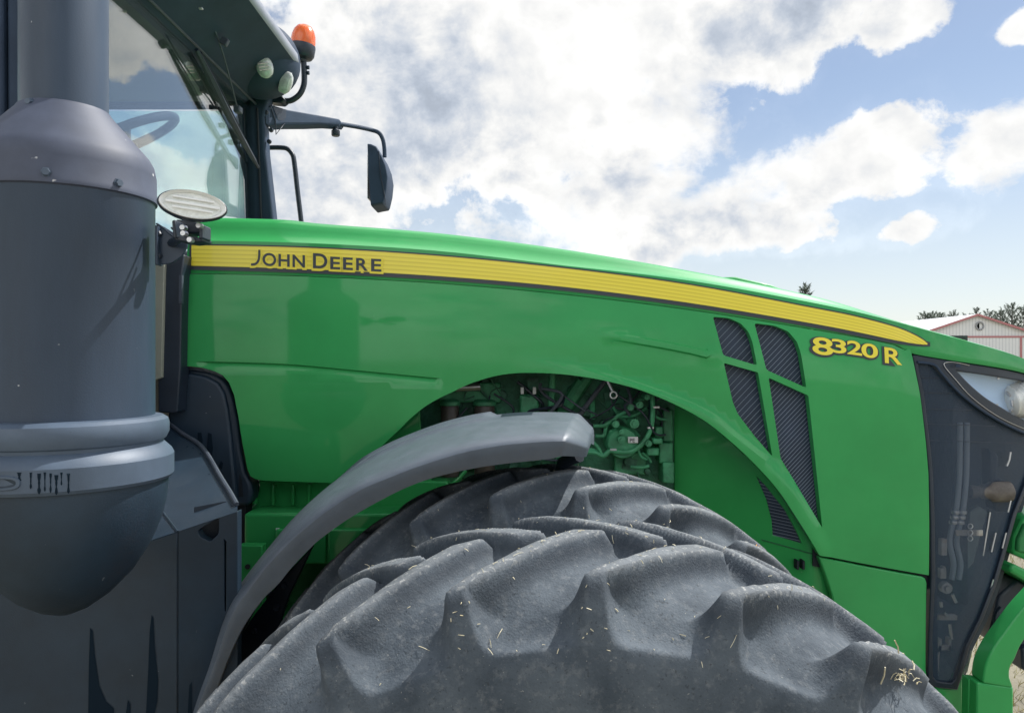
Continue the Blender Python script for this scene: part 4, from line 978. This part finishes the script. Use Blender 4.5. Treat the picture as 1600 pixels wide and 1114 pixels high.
# ---- exhaust
EX = Vector((-.845, 1.45, CAMZ))
def exhaust():
    n = 96
    e = MB().lathe([(.156, -.118), (.156, .296), (.1575, .300)], EX, n).build('exhaust_canister', EXH, TR, sharp=30)
    # thin weld seam: upper cap
    MB().lathe([(.154, .292), (.1600, .296), (.1605, .303), (.1590, .307), (.1585, .345), (.1545, .366), (.1470, .380), (.082, .455), (.0775, .462), (.0700, .464)], EX, n).build('exhaust_cone', CONE, e, sharp=25)
    MB().lathe([(.0745, .452), (.0745, 1.50), (.066, 1.51), (.066, .5)], EX, n).build('exhaust_stack', EXH, e, sharp=30)
    MB().lathe([(.155, -.112), (.170, -.114), (.179, -.120), (.1815, -.128), (.1815, -.145), (.176, -.157), (.172, -.160), (.171, -.166), (.174, -.168), (.186, -.180), (.190, -.188), (.190, -.226), (.186, -.232), (.170, -.234)], EX, n).build('exhaust_collar', EXHC, e, sharp=25)
    MB().lathe([(.180, -.230), (.180, -.245), (.176, -.28), (.169, -.31), (.159, -.337), (.146, -.365), (.119, -.408), (.080, -.448), (.045, -.472), (.018, -.483), (.0, -.485)], EX, n).build('exhaust_bowl', EXHB, e, sharp=40)
    d0 = Vector((.845, -1.45, 0)).normalized(); t0 = Vector((-d0.y, d0.x, 0))
    def on(a, r): return d0*math.cos(a)*r+t0*math.sin(a)*r
    def bolt(a, r, z, s=.009):
        nrm = on(a, 1); q = nrm.to_track_quat('Z', 'Y').to_matrix(); k = MB(); k.lathe([(0, .006), (s*.72, .006), (s*.8, .004), (s*.8, .001), (s, .001), (s, -.004)], EX+on(a, r)+Vector((0, 0, z)), 6, q); k.build('exhaust_bolt', EXHC, e, smooth=False)
    bolt(-.17, .159, .312); bolt(-.95, .156, .225); bolt(-.98, .156, -.02, .011); bolt(-.7, .083, .453, .008)
    for a, z in ((.55, .31),): bolt(a, .159, z)
    # oval boss with a bolt on the collar, drips
    k = MB(); rows = []
    for s in (1.0, .8, .62):
        pass
    def oval(w, h, r, a0, z0):
        return [EX+on(a0+w*math.copysign(abs(math.cos(t))**.5, math.cos(t)), r)+Vector((0, 0, z0+h*math.copysign(abs(math.sin(t))**.7, math.sin(t)))) for t in [i*2*math.pi/40 for i in range(40)]]
    k.loft([oval(.27, .013, .189, -.60, -.208), oval(.262, .0115, .193, -.60, -.208), oval(.235, .008, .193, -.60, -.208), oval(.23, .0075, .191, -.60, -.208)], closed=True); k.build('collar_slot_rim', EXHC, e)
    k = MB(); pts = oval(.23, .0075, .1908, -.60, -.208); k.add(pts, [tuple(range(40))]); k.build('collar_slot', EXHB, e, smooth=False)
    bolt(-.60, .190, -.208, .011)
    rd = random.Random(2)
    for i, (px, y0, y1, w) in enumerate(((30, 737, 752, 9), (48, 736, 764, 5), (61, 737, 772, 8), (79, 737, 770, 5), (88, 742, 773, 7), (96, 738, 758, 4), (107, 737, 771, 6), (70, 738, 768, 4))):
        V = []; m_ = 10
        for j in range(m_+1):
            y = y0+(y1-y0)*j/m_; q = j/m_; ww = w*(.28+.7*(1-q)**3+.42*math.exp(-((q-.86)/.13)**2)+.10*math.sin(j*2.3+i))*.5*(1 if j < m_ else .35)
            for s in (-1, 1):
                pxx = px+s*ww; th = math.atan2((pxx-800)/F, 1) ; dirv = Vector((math.sin(th), math.cos(th), 0)); rr = .1907 if y > 737 else .188
                b = dirv.dot(Vector((EX.x, EX.y, 0))); c = EX.x**2+EX.y**2-rr*rr; dd = b-math.sqrt(max(0, b*b-c)); p = dirv*dd; V.append(Vector((p.x, p.y, CAMZ-(y-557)*p.y/F)))
        MB().add(V, [(2*j, 2*j+1, 2*j+3, 2*j+2) for j in range(m_)]).build('oil_stain', WET, e, fix=False)
    # plate bracket with a work lamp
    Yb = 1.46
    MB().prism([(243, 355), (255, 354), (268, 362), (288, 372), (293, 378), (292, 386), (284, 400), (270, 410), (258, 413.5), (245, 413)], Yb, Yb+.006).build('lamp_plate', EXH, e, bevel=.001)
    MB().pbox(242, 352, 246, 414, Yb-.012, Yb+.01).build('plate_flange', EXH, e, bevel=.001)
    rot = Matrix.Rotation(R(90), 3, 'X')
    for x, y in ((249, 366), (249, 400)): MB().lathe([(0, .008), (.005, .008), (.0065, .005), (.0065, 0)], W(x, y, Yb), 6, rot).build('plate_bolt', BLACK, e, smooth=False)
    wl = bpy.data.objects.new('work_lamp', None); COL.objects.link(wl); wl.parent = TR; wl.location = -TR.location
    c = W(301, 322, 1.30); ax = Vector((.42, -.85, .08)).normalized(); q = ax.to_track_quat('Z', 'Y').to_matrix() ; tilt = Matrix.Rotation(R(-5), 3, 'Z')
    def ell(prof, m_, name, n=40, cap=True):
        V = []; Fc = []
        for r, z in prof:
            for i in range(n):
                a = 2*math.pi*i/n; V.append(c+q @ (tilt @ Vector((r*math.cos(a)*.0557, r*math.sin(a)*.0253, z))))
        for i in range(len(prof)-1):
            for k in range(n): Fc.append((i*n+k, i*n+(k+1) % n, (i+1)*n+(k+1) % n, (i+1)*n+k))
        (Fc.append(tuple((len(prof)-1)*n+k for k in range(n))) if cap else Fc.append(tuple(range(n-1, -1, -1)))) if name != 'lamp_bezel' else None; return mk(name, V, Fc, m_, wl, sharp=35)
    ell([(.3, -.045), (.75, -.035), (.97, -.008), (1.0, .002), (.985, .008), (.95, .009)], BLACK, 'lamp_housing', cap=False)
    ell([(.95, .0085), (.93, .012), (.84, .006), (.78, .0)], LAMPR, 'lamp_bezel')
    ell([(.845, .001), (.80, .004), (.5, .006), (.1, .007)], LENSW, 'lamp_lens')
    for dy, w in ((.30, .62), (.0, .80), (-.28, .60)):
        k = MB(); k.box(c+q @ (tilt @ Vector((0, dy*.0253*1.2, .0085))), (w*.106, .0030 if dy else .0042, .004), q @ tilt); k.build('lens_bar', LAMPR, wl, bevel=.001)
    # lamp foot: yoke, bolts, cable
    MB().prism([(269, 350), (276, 343), (300, 345), (313, 350), (316, 358), (312, 364), (296, 364), (291, 374), (272, 372)], 1.37, 1.41).build('lamp_yoke', BLACK, wl, bevel=.002)
    MB().prism([(268, 345), (273, 343), (276, 372), (270, 372)], 1.33, 1.37).build('yoke_cheek', BLACK, wl, bevel=.002)
    MB().prism([(311, 349), (316, 351), (316, 372), (310, 374)], 1.33, 1.37).build('yoke_cheek', BLACK, wl, bevel=.002)
    MB().prism([(272, 369), (316, 371), (315, 377), (296, 379), (272, 375)], 1.335, 1.38).build('yoke_base', BLACK, wl, bevel=.002)
    for x, y in ((289, 357), (314, 354), (300, 376), (290, 366)): MB().lathe([(0, .012), (.0045, .012), (.0055, .008), (.0055, 0)], W(x, y, 1.332), 8, rot).build('yoke_bolt', STEEL, wl)
    MB().tube([W(284, 368, 1.37), W(277, 374, 1.41), W(268, 380, 1.462)], .008, 8, 3).build('lamp_stalk', BLACK, wl)
    MB().tube([W(245, 350, 1.45), W(256, 357, 1.44), W(266, 366, 1.43), W(276, 372, 1.43), W(279, 368, 1.44), W(268, 356, 1.45)], .0022, 6, 5).build('lamp_cable', BLACK, wl)
exhaust()

# ---- plastic shroud below the exhaust
def shroud():
    A = W(278, 830, 1.85); B = W(371, 799, 1.90); H = W(-90, 952, 1.74)
    def vplane(P, Q):
        def pos(px, py):
            k = (px-800)/F; d = Q-P; t = (P.x-k*P.y)/(k*d.y-d.x); Y = P.y+d.y*t; return W(px, py, Y)
        return pos
    vr = vplane(A, B); vl = vplane(H, A)
    hole = rounded([(309, 828), (342, 808.5), (342, 834), (328, 846.5), (311, 838)], 5)
    g1 = [(350, 842), (353.5, 846), (353, 955), (351, 955)]
    panel('shroud_face', [(278.5, 830), (371, 799), (371, 1200), (278.5, 1200)], SHROUD, TR, vr, holes=[hole, g1], step=26, thick=.03, bevel=.003)
    panel('shroud_face', [(-90, 952), (37, 910), (180, 863), (277.5, 830.3), (277.5, 1200), (-90, 1200)], SHROUD, TR, vl, step=26, thick=.03, bevel=.003)
    k = MB(); P = [vr(x, y) for x, y in ((300, 800), (352, 790), (360, 960), (300, 960))]; k.add([p+Vector((-.02, .06, 0)) for p in P], [(0, 1, 2, 3)]); k.build('grip_recess', BLACK, TR, smooth=False)
    arc = curve2([(371, 789), (361, 771), (345, 745), (329, 717), (317, 700), (305, 690), (285, 678), (262, 661), (235, 650)], 3)
    n = len(arc); NN = (B-A).cross(W(317, 700, 2.25)-A).normalized(); eye = Vector((0, 0, CAMZ))
    def onp(x, y, up=0):
        d = W(x, y, 1)-eye; return eye+d*((A-eye).dot(NN)/d.dot(NN))+(NN if NN.y < 0 else -NN)*up
    top = [onp(x, y) for x, y in arc]
    C2 = onp(205, 735)
    mb = MB(); mb.add([A, B]+top+[C2], [tuple(range(len(top)+3))]); mb.build('shroud_top', SHROUD, TR, smooth=False)
    L2 = W(-150, 790, 2.0)
    MB().add([H, A, C2, L2], [(0, 1, 2, 3)]).build('shroud_top', SHROUD, TR, smooth=False)
    # rolled edge along the arc and fold
    MB().tube([p+Vector((0, -.004, .003)) for p in top], .006, 8).build('shroud_rim', GREY, TR)
    MB().tube([p+Vector((-.012, -.002, -.004)) for p in top], .003, 6).build('shroud_rim', SHROUD, TR)
    MB().add([p for p in top]+[p+Vector((-.06, .12, -.04)) for p in top], [(i, i+1, n+i+1, n+i) for i in range(n-1)]).build('shroud_back', BLACK, TR)
    MB().tube([A+Vector((0, -.0015, 0)), A.lerp(C2, .98)+Vector((0, -.001, .001))], .0028, 6).build('shroud_crease', SHROUD, TR)
    def decal(pts, pos):
        MB().add([pos(*p)+Vector((.0004, -.0016, 0)) for p in pts], [tuple(range(len(pts)))]).build('wet_stain', WET, TR, smooth=False)
    decal([(141, 980), (145, 985), (148, 1020), (155, 1070), (166, 1095), (178, 1106), (178, 1120), (138, 1120), (139, 1040)], vl)
    decal([(237, 960), (240, 965), (242, 1010), (247, 1060), (246, 1095), (240, 1120), (228, 1120), (232, 1040), (234, 985)], vl)
    decal([(200, 1092), (204, 1100), (204, 1120), (196, 1120)], vl)
    decal([(296, 1070), (300, 1064), (300, 1120), (293, 1120)], vr)
    for x, y in ((293, 698), (302, 700), (313.5, 709), (327, 741)):
        MB().lathe([(0, .001), (.003, .0)], onp(x, y, .0008), 6, NN.to_track_quat('Z', 'Y').to_matrix()).build('oil_spot', WET, TR)
shroud()

# ---- cab
def cab():
    XB = -1.235; XT = -1.262; ZT = CAMZ+1.20; ZB = CAMZ-.1
    def wx(z): return XB+(XT-XB)*(z-(CAMZ+.44))/(.76)
    def ws(px, py, off=0):           # point on the windscreen plane seen in column/row
        u = (px-800)/F; v = (557-py)/F
        Y = 3.0
        for _ in range(30): Y = (wx(CAMZ+v*Y)+off)/u
        return W(px, py, Y)
    Yn, Yf = 2.12, 3.72
    # roof: rounded slab with a sloping underside
    def ring(x0, x1, y0, y1, z, r, n=8):
        P = []
        for cx, cy, a0 in ((x0-r, y1-r, 0), (x1+r, y1-r, 90), (x1+r, y0+r, 180), (x0-r, y0+r, 270)):
            for k in range(n+1):
                a = R(a0+90*k/n); P.append(Vector((cx+r*math.cos(a), cy+r*math.sin(a), z)))
        return P
    xr = -1.015; xb = -3.0; y0 = 2*YC-3.795; y1 = 3.795
    def bow(P, b):   # front edge bows gently forward at the middle
        return [p+Vector((b*max(0, 1-((p.y-YC)/.9)**2) if p.x > -1.6 else 0, 0, 0)) for p in P]
    mb = MB(); mb.loft([bow(ring(XT-.03, xb+.3, Yn+.02, Yf-.02, ZT-.012, .12), 0), bow(ring(XT+.015, xb+.25, Yn-.02, Yf+.02, ZT+.02, .14), .01), bow(ring(xr-.06, xb+.05, y0+.03, y1-.03, CAMZ+1.345, .20), .03), bow(ring(xr-.012, xb, y0, y1, CAMZ+1.372, .20), .03)], closed=True)
    roof = mb.build('cab_roof', CABD, TR, sharp=35, fix=True)
    mb = MB(); mb.loft([bow(ring(xr-.012, xb, y0, y1, CAMZ+1.372, .20), .03), bow(ring(xr, xb-.01, y0-.01, y1+.01, CAMZ+1.385, .20), .03), bow(ring(xr-.004, xb, y0-.005, y1+.005, CAMZ+1.418, .20), .03), bow(ring(xr-.05, xb+.04, y0+.04, y1-.04, CAMZ+1.455, .20), .03), bow(ring(xr-.5, xb+.4, y0+.4, y1-.4, CAMZ+1.50, .2), 0)], closed=True)
    k = len(mb.V)-36; mb.F.append(list(range(k, k+36))); mb.build('roof_cap', ROOFW, roof, sharp=50)
    MB().tube([Vector((XT+.02, Yn+i*(Yf-Yn)/8, ZT+.022)) for i in range(9)], .006, 6).build('windscreen_seal', GREY, TR)
    # lamp pod at the far front corner with its two oval lamps
    pod = MB(); c = W(404, 94, 3.62)
    pod.lathe([(math.sin(a)*1.0, -math.cos(a)) for a in [i*math.pi/20 for i in range(21)]], (0, 0, 0), 36)
    pod.V = [c+Matrix.Rotation(R(8), 3, 'Y') @ Vector((v.x*.190, v.y*.21, v.z*.175)) for v in pod.V]; pod.build('lamp_pod', CABD, TR)
    def lamp(px, py, Y, ax, rw, rh, roll):
        c = W(px, py, Y); q = Vector(ax).normalized().to_track_quat('Z', 'Y').to_matrix() @ Matrix.Rotation(R(roll), 3, 'Z'); n = 28; V = []; Fc = []
        for s, z in ((1.12, -.03), (1.10, .0), (1.0, .004), (.85, .012), (.4, .017), (.05, .018)):
            for i in range(n): a = 2*math.pi*i/n; V.append(c+q @ Vector((s*rw*math.cos(a), s*rh*math.sin(a), z)))
        for i in range(5):
            for k in range(n): Fc.append((i*n+k, i*n+(k+1) % n, (i+1)*n+(k+1) % n, (i+1)*n+k))
        Fc.append(tuple(5*n+k for k in range(n))); o = mk('roof_lamp', V, Fc, LAMPW, TR)
        for d in ((-.3, 0, .3) if px < 430 else ()): MB().box(c+q @ Vector((0, d*rh, .018)), (rw*1.3, rh*.06, .003), q).build('lamp_rib', CHROME, o)
    lamp(413, 105, 3.425, (.20, -.93, -.30), .033, .044, 12)
    lamp(450, 131, 3.56, (.93, -.28, -.45), .020, .046, 6)
    MB().box(W(351, 66, 3.05), (.03, .02, .03), Matrix.Rotation(.5, 3, 'Y')).build('visor_clip', GREY, TR, bevel=.004)
    MB().box(W(314, 14, 2.78), (.014, .014, .006)).build('visor_screw', STEEL, TR, bevel=.002)
    # pillars
    def pillar(name, Ya, Yb):
        k = MB(); rows = []
        for z, e in ((CAMZ-.3, .108), (CAMZ+.44, .104), (CAMZ+.8, .078), (CAMZ+1.0, .062), (ZT-.04, .06), (ZT+.08, .09)):
            x = wx(z); rows.append([Vector((x-.05, Ya, z)), Vector((x+e, Ya, z)), Vector((x+e-.01, Yb, z)), Vector((x-.05, Yb, z))])
        k.loft(rows, closed=True); return k.build(name, CABD, TR, bevel=.014, seg=3)
    pillar('front_pillar', Yf, Yf+.11); pillar('front_pillar', Yn-.11, Yn)
    MB().prism([(268, 86), (402, 86), (403, 348), (394, 348), (387, 305), (374, 250), (354, 196), (328, 150), (300, 112)], 3.735, 3.755).build('pillar_reflection', LINER, TR, bevel=.004)  # dark sheet added as the visor and pillar corner's reflection in the glass
    MB().tube([Vector((wx(z)+.03, Yf-.006, z)) for z in (CAMZ+.3, CAMZ+.8, ZT)], .006, 6).build('pillar_seal', DARK, TR)
    MB().tube([Vector((wx(z)-.06, Yf+.09, z)) for z in (CAMZ+.3, CAMZ+.8, ZT)], .010, 8).build('pillar_edge', CABD, TR)
    # glass
    def sheet(name, P, m, th=.006, d=Vector((-1, 0, 0))):
        V = list(P)+[p+d*th for p in P]; n = len(P); return mk(name, V, [tuple(range(n)), tuple(range(2*n-1, n-1, -1))]+[(i, (i+1) % n, n+(i+1) % n, n+i) for i in range(n)], m, TR, smooth=False)
    sheet('windscreen', [Vector((wx(ZB), Yn, ZB)), Vector((wx(ZB), Yf, ZB)), Vector((wx(ZT+.02), Yf, ZT+.02)), Vector((wx(ZT+.02), Yn, ZT+.02))], GLASS)
    for yy, s in ((Yf+.045, -1), (Yn-.045, 1)):
        sheet('side_window', [Vector((-1.27, yy, CAMZ-.4)), Vector((-2.35, yy, CAMZ-.4)), Vector((-2.35, yy, ZT)), Vector((-1.33, yy, ZT))], GLASS2, .006, Vector((0, s, 0)))
        MB().box((-2.41, yy, CAMZ+.4), (.09, .07, 1.7)).build('rear_pillar', CABD, TR, bevel=.01)
        MB().box((-2.0, yy, CAMZ-.75), (1.5, .06, .72)).build('cab_side', CABD, TR, bevel=.01)
        sheet('quarter_window', [Vector((-2.46, yy, CAMZ-.3)), Vector((-2.9, yy, CAMZ-.3)), Vector((-2.85, yy, ZT)), Vector((-2.46, yy, ZT))], GLASS2, .006, Vector((0, s, 0)))
    sheet('rear_window', [Vector((-2.92, Yn, CAMZ-.3)), Vector((-2.92, Yf, CAMZ-.3)), Vector((-2.85, Yf, ZT)), Vector((-2.85, Yn, ZT))], GLASS2)
    MB().box((-2.05, YC, ZT+.03), (1.55, 1.45, .05)).build('headliner', LINER, TR, bevel=.01)
    MB().box((-2.05, YC, CAMZ-.5), (1.7, 1.5, .06)).build('cab_floor', BLACK, TR, bevel=.01)
    MB().box((-1.20, YC, CAMZ-.02), (.08, 1.5, .8)).build('firewall', BLACK, TR, bevel=.01)
    # seat
    sr = MB(); sr.box((-2.15, YC, CAMZ+.02), (.5, .5, .14)); sr.box((-2.42, YC, CAMZ+.38), (.14, .48, .7), Matrix.Rotation(R(-8), 3, 'Y')); sr.build('seat', BLACK, TR, bevel=.04, seg=3)
    # steering wheel and column
    c = W(192, 218, 2.9); q = Vector((-.42, -.25, .9)).normalized().to_track_quat('Z', 'Y').to_matrix()
    k = MB(); k.tube([c+q @ Vector((.205*math.cos(a), .205*math.sin(a), 0)) for a in [i*math.pi/24 for i in range(49)]], .017, 10, cap=False); sw = k.build('steering_wheel', CABD, TR)
    for a in (0, 2.1, 4.2): MB().tube([c+q @ Vector((0, 0, -.03)), c+q @ Vector((.2*math.cos(a), .2*math.sin(a), 0))], .012, 8).build('spoke', CABD, sw)
    MB().tube([c+q @ Vector((0, 0, -.02)), Vector((c.x+.16, c.y, CAMZ-.1))], [.04, .07], 14).build('steering_column', BLACK, TR)
    # near door edge left of the stack
    MB().prism([(-40, -200), (3, -200), (5, 200), (4, 400), (-40, 400)], 2.02, 2.06).build('door_edge', CABD, TR, bevel=.006)
    MB().prism([(9, -200), (60, -200), (60, 400), (12, 400)], 2.03, 2.08).build('door_post', CABD, TR, bevel=.008)
    # wiper
    o = .05
    MB().tube([ws(332, 38, .10), ws(350, 90, .09), ws(370, 166, .05)], [.0045, .004, .004], 6, 4).build('wiper_arm', GREY, TR)
    wp = MB().tube([ws(307, 78, o), ws(332, 128, o), ws(360, 185, o), ws(403, 262, o)], [.009, .015, .016, .008], 6, 5).build('wiper_blade', BLACK, TR)
    MB().tube([ws(312, 84, .02), ws(348, 152, .02), ws(384, 226, .02), ws(398, 252, .02)], 0.011, 6, 4).build('wiper_rubber', DARK, wp)
    for x, y in ((338, 140), (352, 168), (366, 196), (380, 222)): MB().box(ws(x, y, .028), (.02, .03, .02)).build('wiper_yoke', BLACK, wp, bevel=.003)
    MB().box(ws(372, 172, .04), (.03, .045, .03)).build('wiper_clip', GREY, wp, bevel=.006)
    # mirror arm, rod, mirror
    Y = 4.1
    def arm(px, py, s): return W(px, py, 3.78+.80*min(1, max(0, (px-420)/160)))+Vector((0, s, 0))
    ap = [(418, 172), (430, 169), (453, 176), (500, 184), (533, 190), (535, 195), (531, 200), (500, 198), (470, 199), (440, 199), (420, 200)]; na = len(ap)
    MB().add([arm(*p, -.05) for p in ap]+[arm(*p, .05) for p in ap], [tuple(range(na)), tuple(range(2*na-1, na-1, -1))]+[(i, (i+1) % na, na+(i+1) % na, na+i) for i in range(na)]).build('mirror_arm', CABD, TR, bevel=.018, seg=3)
    0 and MB().prism([(418, 172), (430, 169), (453, 176), (500, 184), (533, 190), (535, 195), (531, 200), (500, 198), (470, 199), (440, 199), (420, 200)], Y-.05, Y+.05).build('mirror_arm', CABD, TR, bevel=.018, seg=3)
    MB().add([arm(*p, -.053) for p in ((432, 173), (452, 177), (452, 194), (440, 193))], [(0, 1, 2, 3)]).build('arm_recess', BLACK, TR)
    MB().tube([arm(x, y, 0) for x, y in ((530, 194), (560, 199), (580, 203.5), (592, 208), (598, 218), (600.5, 232), (601, 246))], .0125, 10, 4).build('mirror_rod', CABD, TR)
    MB().lathe([(0, -.022), (.020, -.022), (.024, -.016), (.024, .008), (.014, .016), (.014, .035)], arm(524.5, 207, 0), 16).build('arm_knob', BLACK, TR)
    MB().tube([arm(x, y, -.06) for x, y in ((428, 170), (436, 195), (437, 216), (443, 208), (450, 199))], .0025, 5).build('arm_wire', BLACK, TR)
    Y = 4.58; mr = MB(); rows = []
    for t, sx in ((0, .55), (.04, .9), (.15, 1.0), (.85, 1.0), (.96, .92), (1, .6)):
        y = Y-.10+.24*t; r = []
        for px, py in ((578.5, 231), (584, 231.5), (592, 235), (601, 250), (607, 265), (610, 283), (608, 303), (604, 320), (602, 323.5), (593, 325), (584, 327), (583, 320), (580, 280)):
            p = W(px, py, Y); cxy = W(590, 280, Y); q = cxy+(p-cxy)*(.9+.1*sx); r.append(Vector((q.x, y, q.z)))
        rows.append(r)
    mr.loft(rows, closed=True); n = 13; mr.F.append(list(range(n))); mr.F.append(list(range(len(mr.V)-n, len(mr.V)))); mi = mr.build('mirror_housing', CABD, TR, sharp=35, bevel=.004)
    MB().tube([W(592, 236, Y-.105), W(594, 270, Y-.105), W(601, 305, Y-.105), W(602, 322, Y-.105)], .003, 5, 3).build('housing_seam', BLACK, mi)
    MB().box((W(579, 280, Y).x-.004, Y+.02, W(579, 280, Y).z), (.004, .19, .26)).build('mirror_glass', CHROME, mi)
    # handrail beyond the far pillar
    MB().tube([W(x, y, 3.95) for x, y in ((420, 231), (438, 231), (449, 233), (457, 242), (460, 256), (465, 300), (471, 350), (473, 380))], .0125, 10, 4).build('handrail', BLACK, TR)
    # beacon on a bent tube
    Y = 3.84; s = Y/F; b = W(473, 72, Y); q = Matrix.Rotation(R(6), 3, 'Y')
    MB().lathe([(.060, 0), (.061, .02), (.058, .05), (.050, .075), (.036, .094), (.018, .103), (0, .105)], b, 32, q).build('beacon_lens', ORANGE, TR)
    MB().lathe([(0, -.082), (.024, -.082), (.026, -.07), (.052, -.062), (.061, -.048), (.064, -.01), (.0625, .001), (0, .001)], b, 32, q).build('beacon_base', BLACK, TR)
    MB().tube([W(x, y, Y) for x, y in ((474, 92), (475.5, 118), (474.5, 134), (468, 148), (456, 157), (445, 158), (434, 155))], .0145, 10, 4).build('beacon_tube', BLACK, TR)
    for y in (106, 114.5): MB().lathe([(0, -.012), (.007, -.012), (.010, -.006), (.010, .012)], W(479.5, y, Y), 8, Matrix.Rotation(R(90), 3, 'Y')).build('beacon_bolt', BLACK, TR)
    MB().prism([(418, 152), (440, 149), (446, 156), (440, 161), (420, 159)], Y-.04, Y+.03).build('beacon_bracket', BLACK, TR, bevel=.006)
    for x, y in ((416, 176), (424, 204), (421, 222)): MB().lathe([(0, .014), (.010, .012), (.012, 0)], W(x, y, 3.74), 8, Matrix.Rotation(R(90), 3, 'X')).build('pillar_bolt', BLACK, TR)
cab()

# ---- lettering on hood and panel
def lettering():
    def hoodp(px, py, out): return W(px, py, YS)+Vector((0, .010-out, 0))
    def put(name, chars, m, out, grow, posf, dx=0, dy=0):
        for ch, x0, x1, yb, h, slope in chars:
            if ch == 'J':
                hw = 1.75 if grow is None else 3.9; P = curve2([(404.6, 390.2), (404.4, 399), (403.4, 406), (400.6, 410.8), (396.5, 412.9), (391.6, 413.3)], 4)
                if grow is not None: P = [(P[0][0], P[0][1]-1.5)]+P+[(P[-1][0]-2.4, P[-1][1])]
                L_ = offset_line(P, hw); R_ = offset_line(P, -hw); n_ = len(P)
                mk(name, [posf(a+dx, b+dy, out) for a, b in L_+R_], [(i, i+1, n_+i+1, n_+i) for i in range(n_-1)], m, TR, smooth=False, fix=False); continue
            V, Fc = text_mesh(ch, 1.0, .02 if grow is None else grow); V0, _ = text_mesh(ch, 1.0, .02)
            ax = min(v[0] for v in V0); bx = max(v[0] for v in V0); ay = min(v[1] for v in V0); by = max(v[1] for v in V0)
            kx = (x1-x0)/(bx-ax); ky = h/(by-ay)
            mk(name, [posf(x0+(x-ax)*kx+dx, yb-(y-ay)*ky+slope*(x-ax)*kx+dy, out) for x, y in V], Fc, m, TR, smooth=False, fix=False)
    sl = .052; B = lambda x: 413.8+(x-391)*sl
    ch = [(c, a, b, B(a)+e, h, sl) for c, a, b, h, e in (('J', 392, 407, 24, .6), ('O', 409.5, 431, 20.5, .4), ('H', 434.5, 452, 19.5, 0), ('N', 456.5, 476, 19.5, 0), ('D', 488.5, 511, 23.5, 0), ('E', 515.5, 531, 19.5, 0), ('E', 535.5, 551, 19.5, 0), ('R', 556, 574.5, 19.5, 0), ('E', 579.5, 595.5, 19.5, 0))]
    put('letter_outline', ch, YTXT, .0050, .10, hoodp, .4, 1.5)
    put('letter', ch, STICKB, .0062, None, hoodp)
    def sidep(px, py, out): return side(px, py, out)
    s2 = .135; ch = [(c, a, b, y, h, s2) for c, a, b, y, h in (('8', 1269.5, 1302, 552.5, 27.5), ('3', 1299.5, 1323, 550.5, 22), ('2', 1324, 1347.5, 553.0, 22), ('0', 1346.5, 1373, 557.5, 22.5), ('R', 1383.5, 1412, 567, 25))]
    put('numeral_outline', ch, STICKB, .0022, .078, sidep, -.9, 1.2)
    put('numeral', ch, YTXT, .0036, .018, sidep)
lettering()
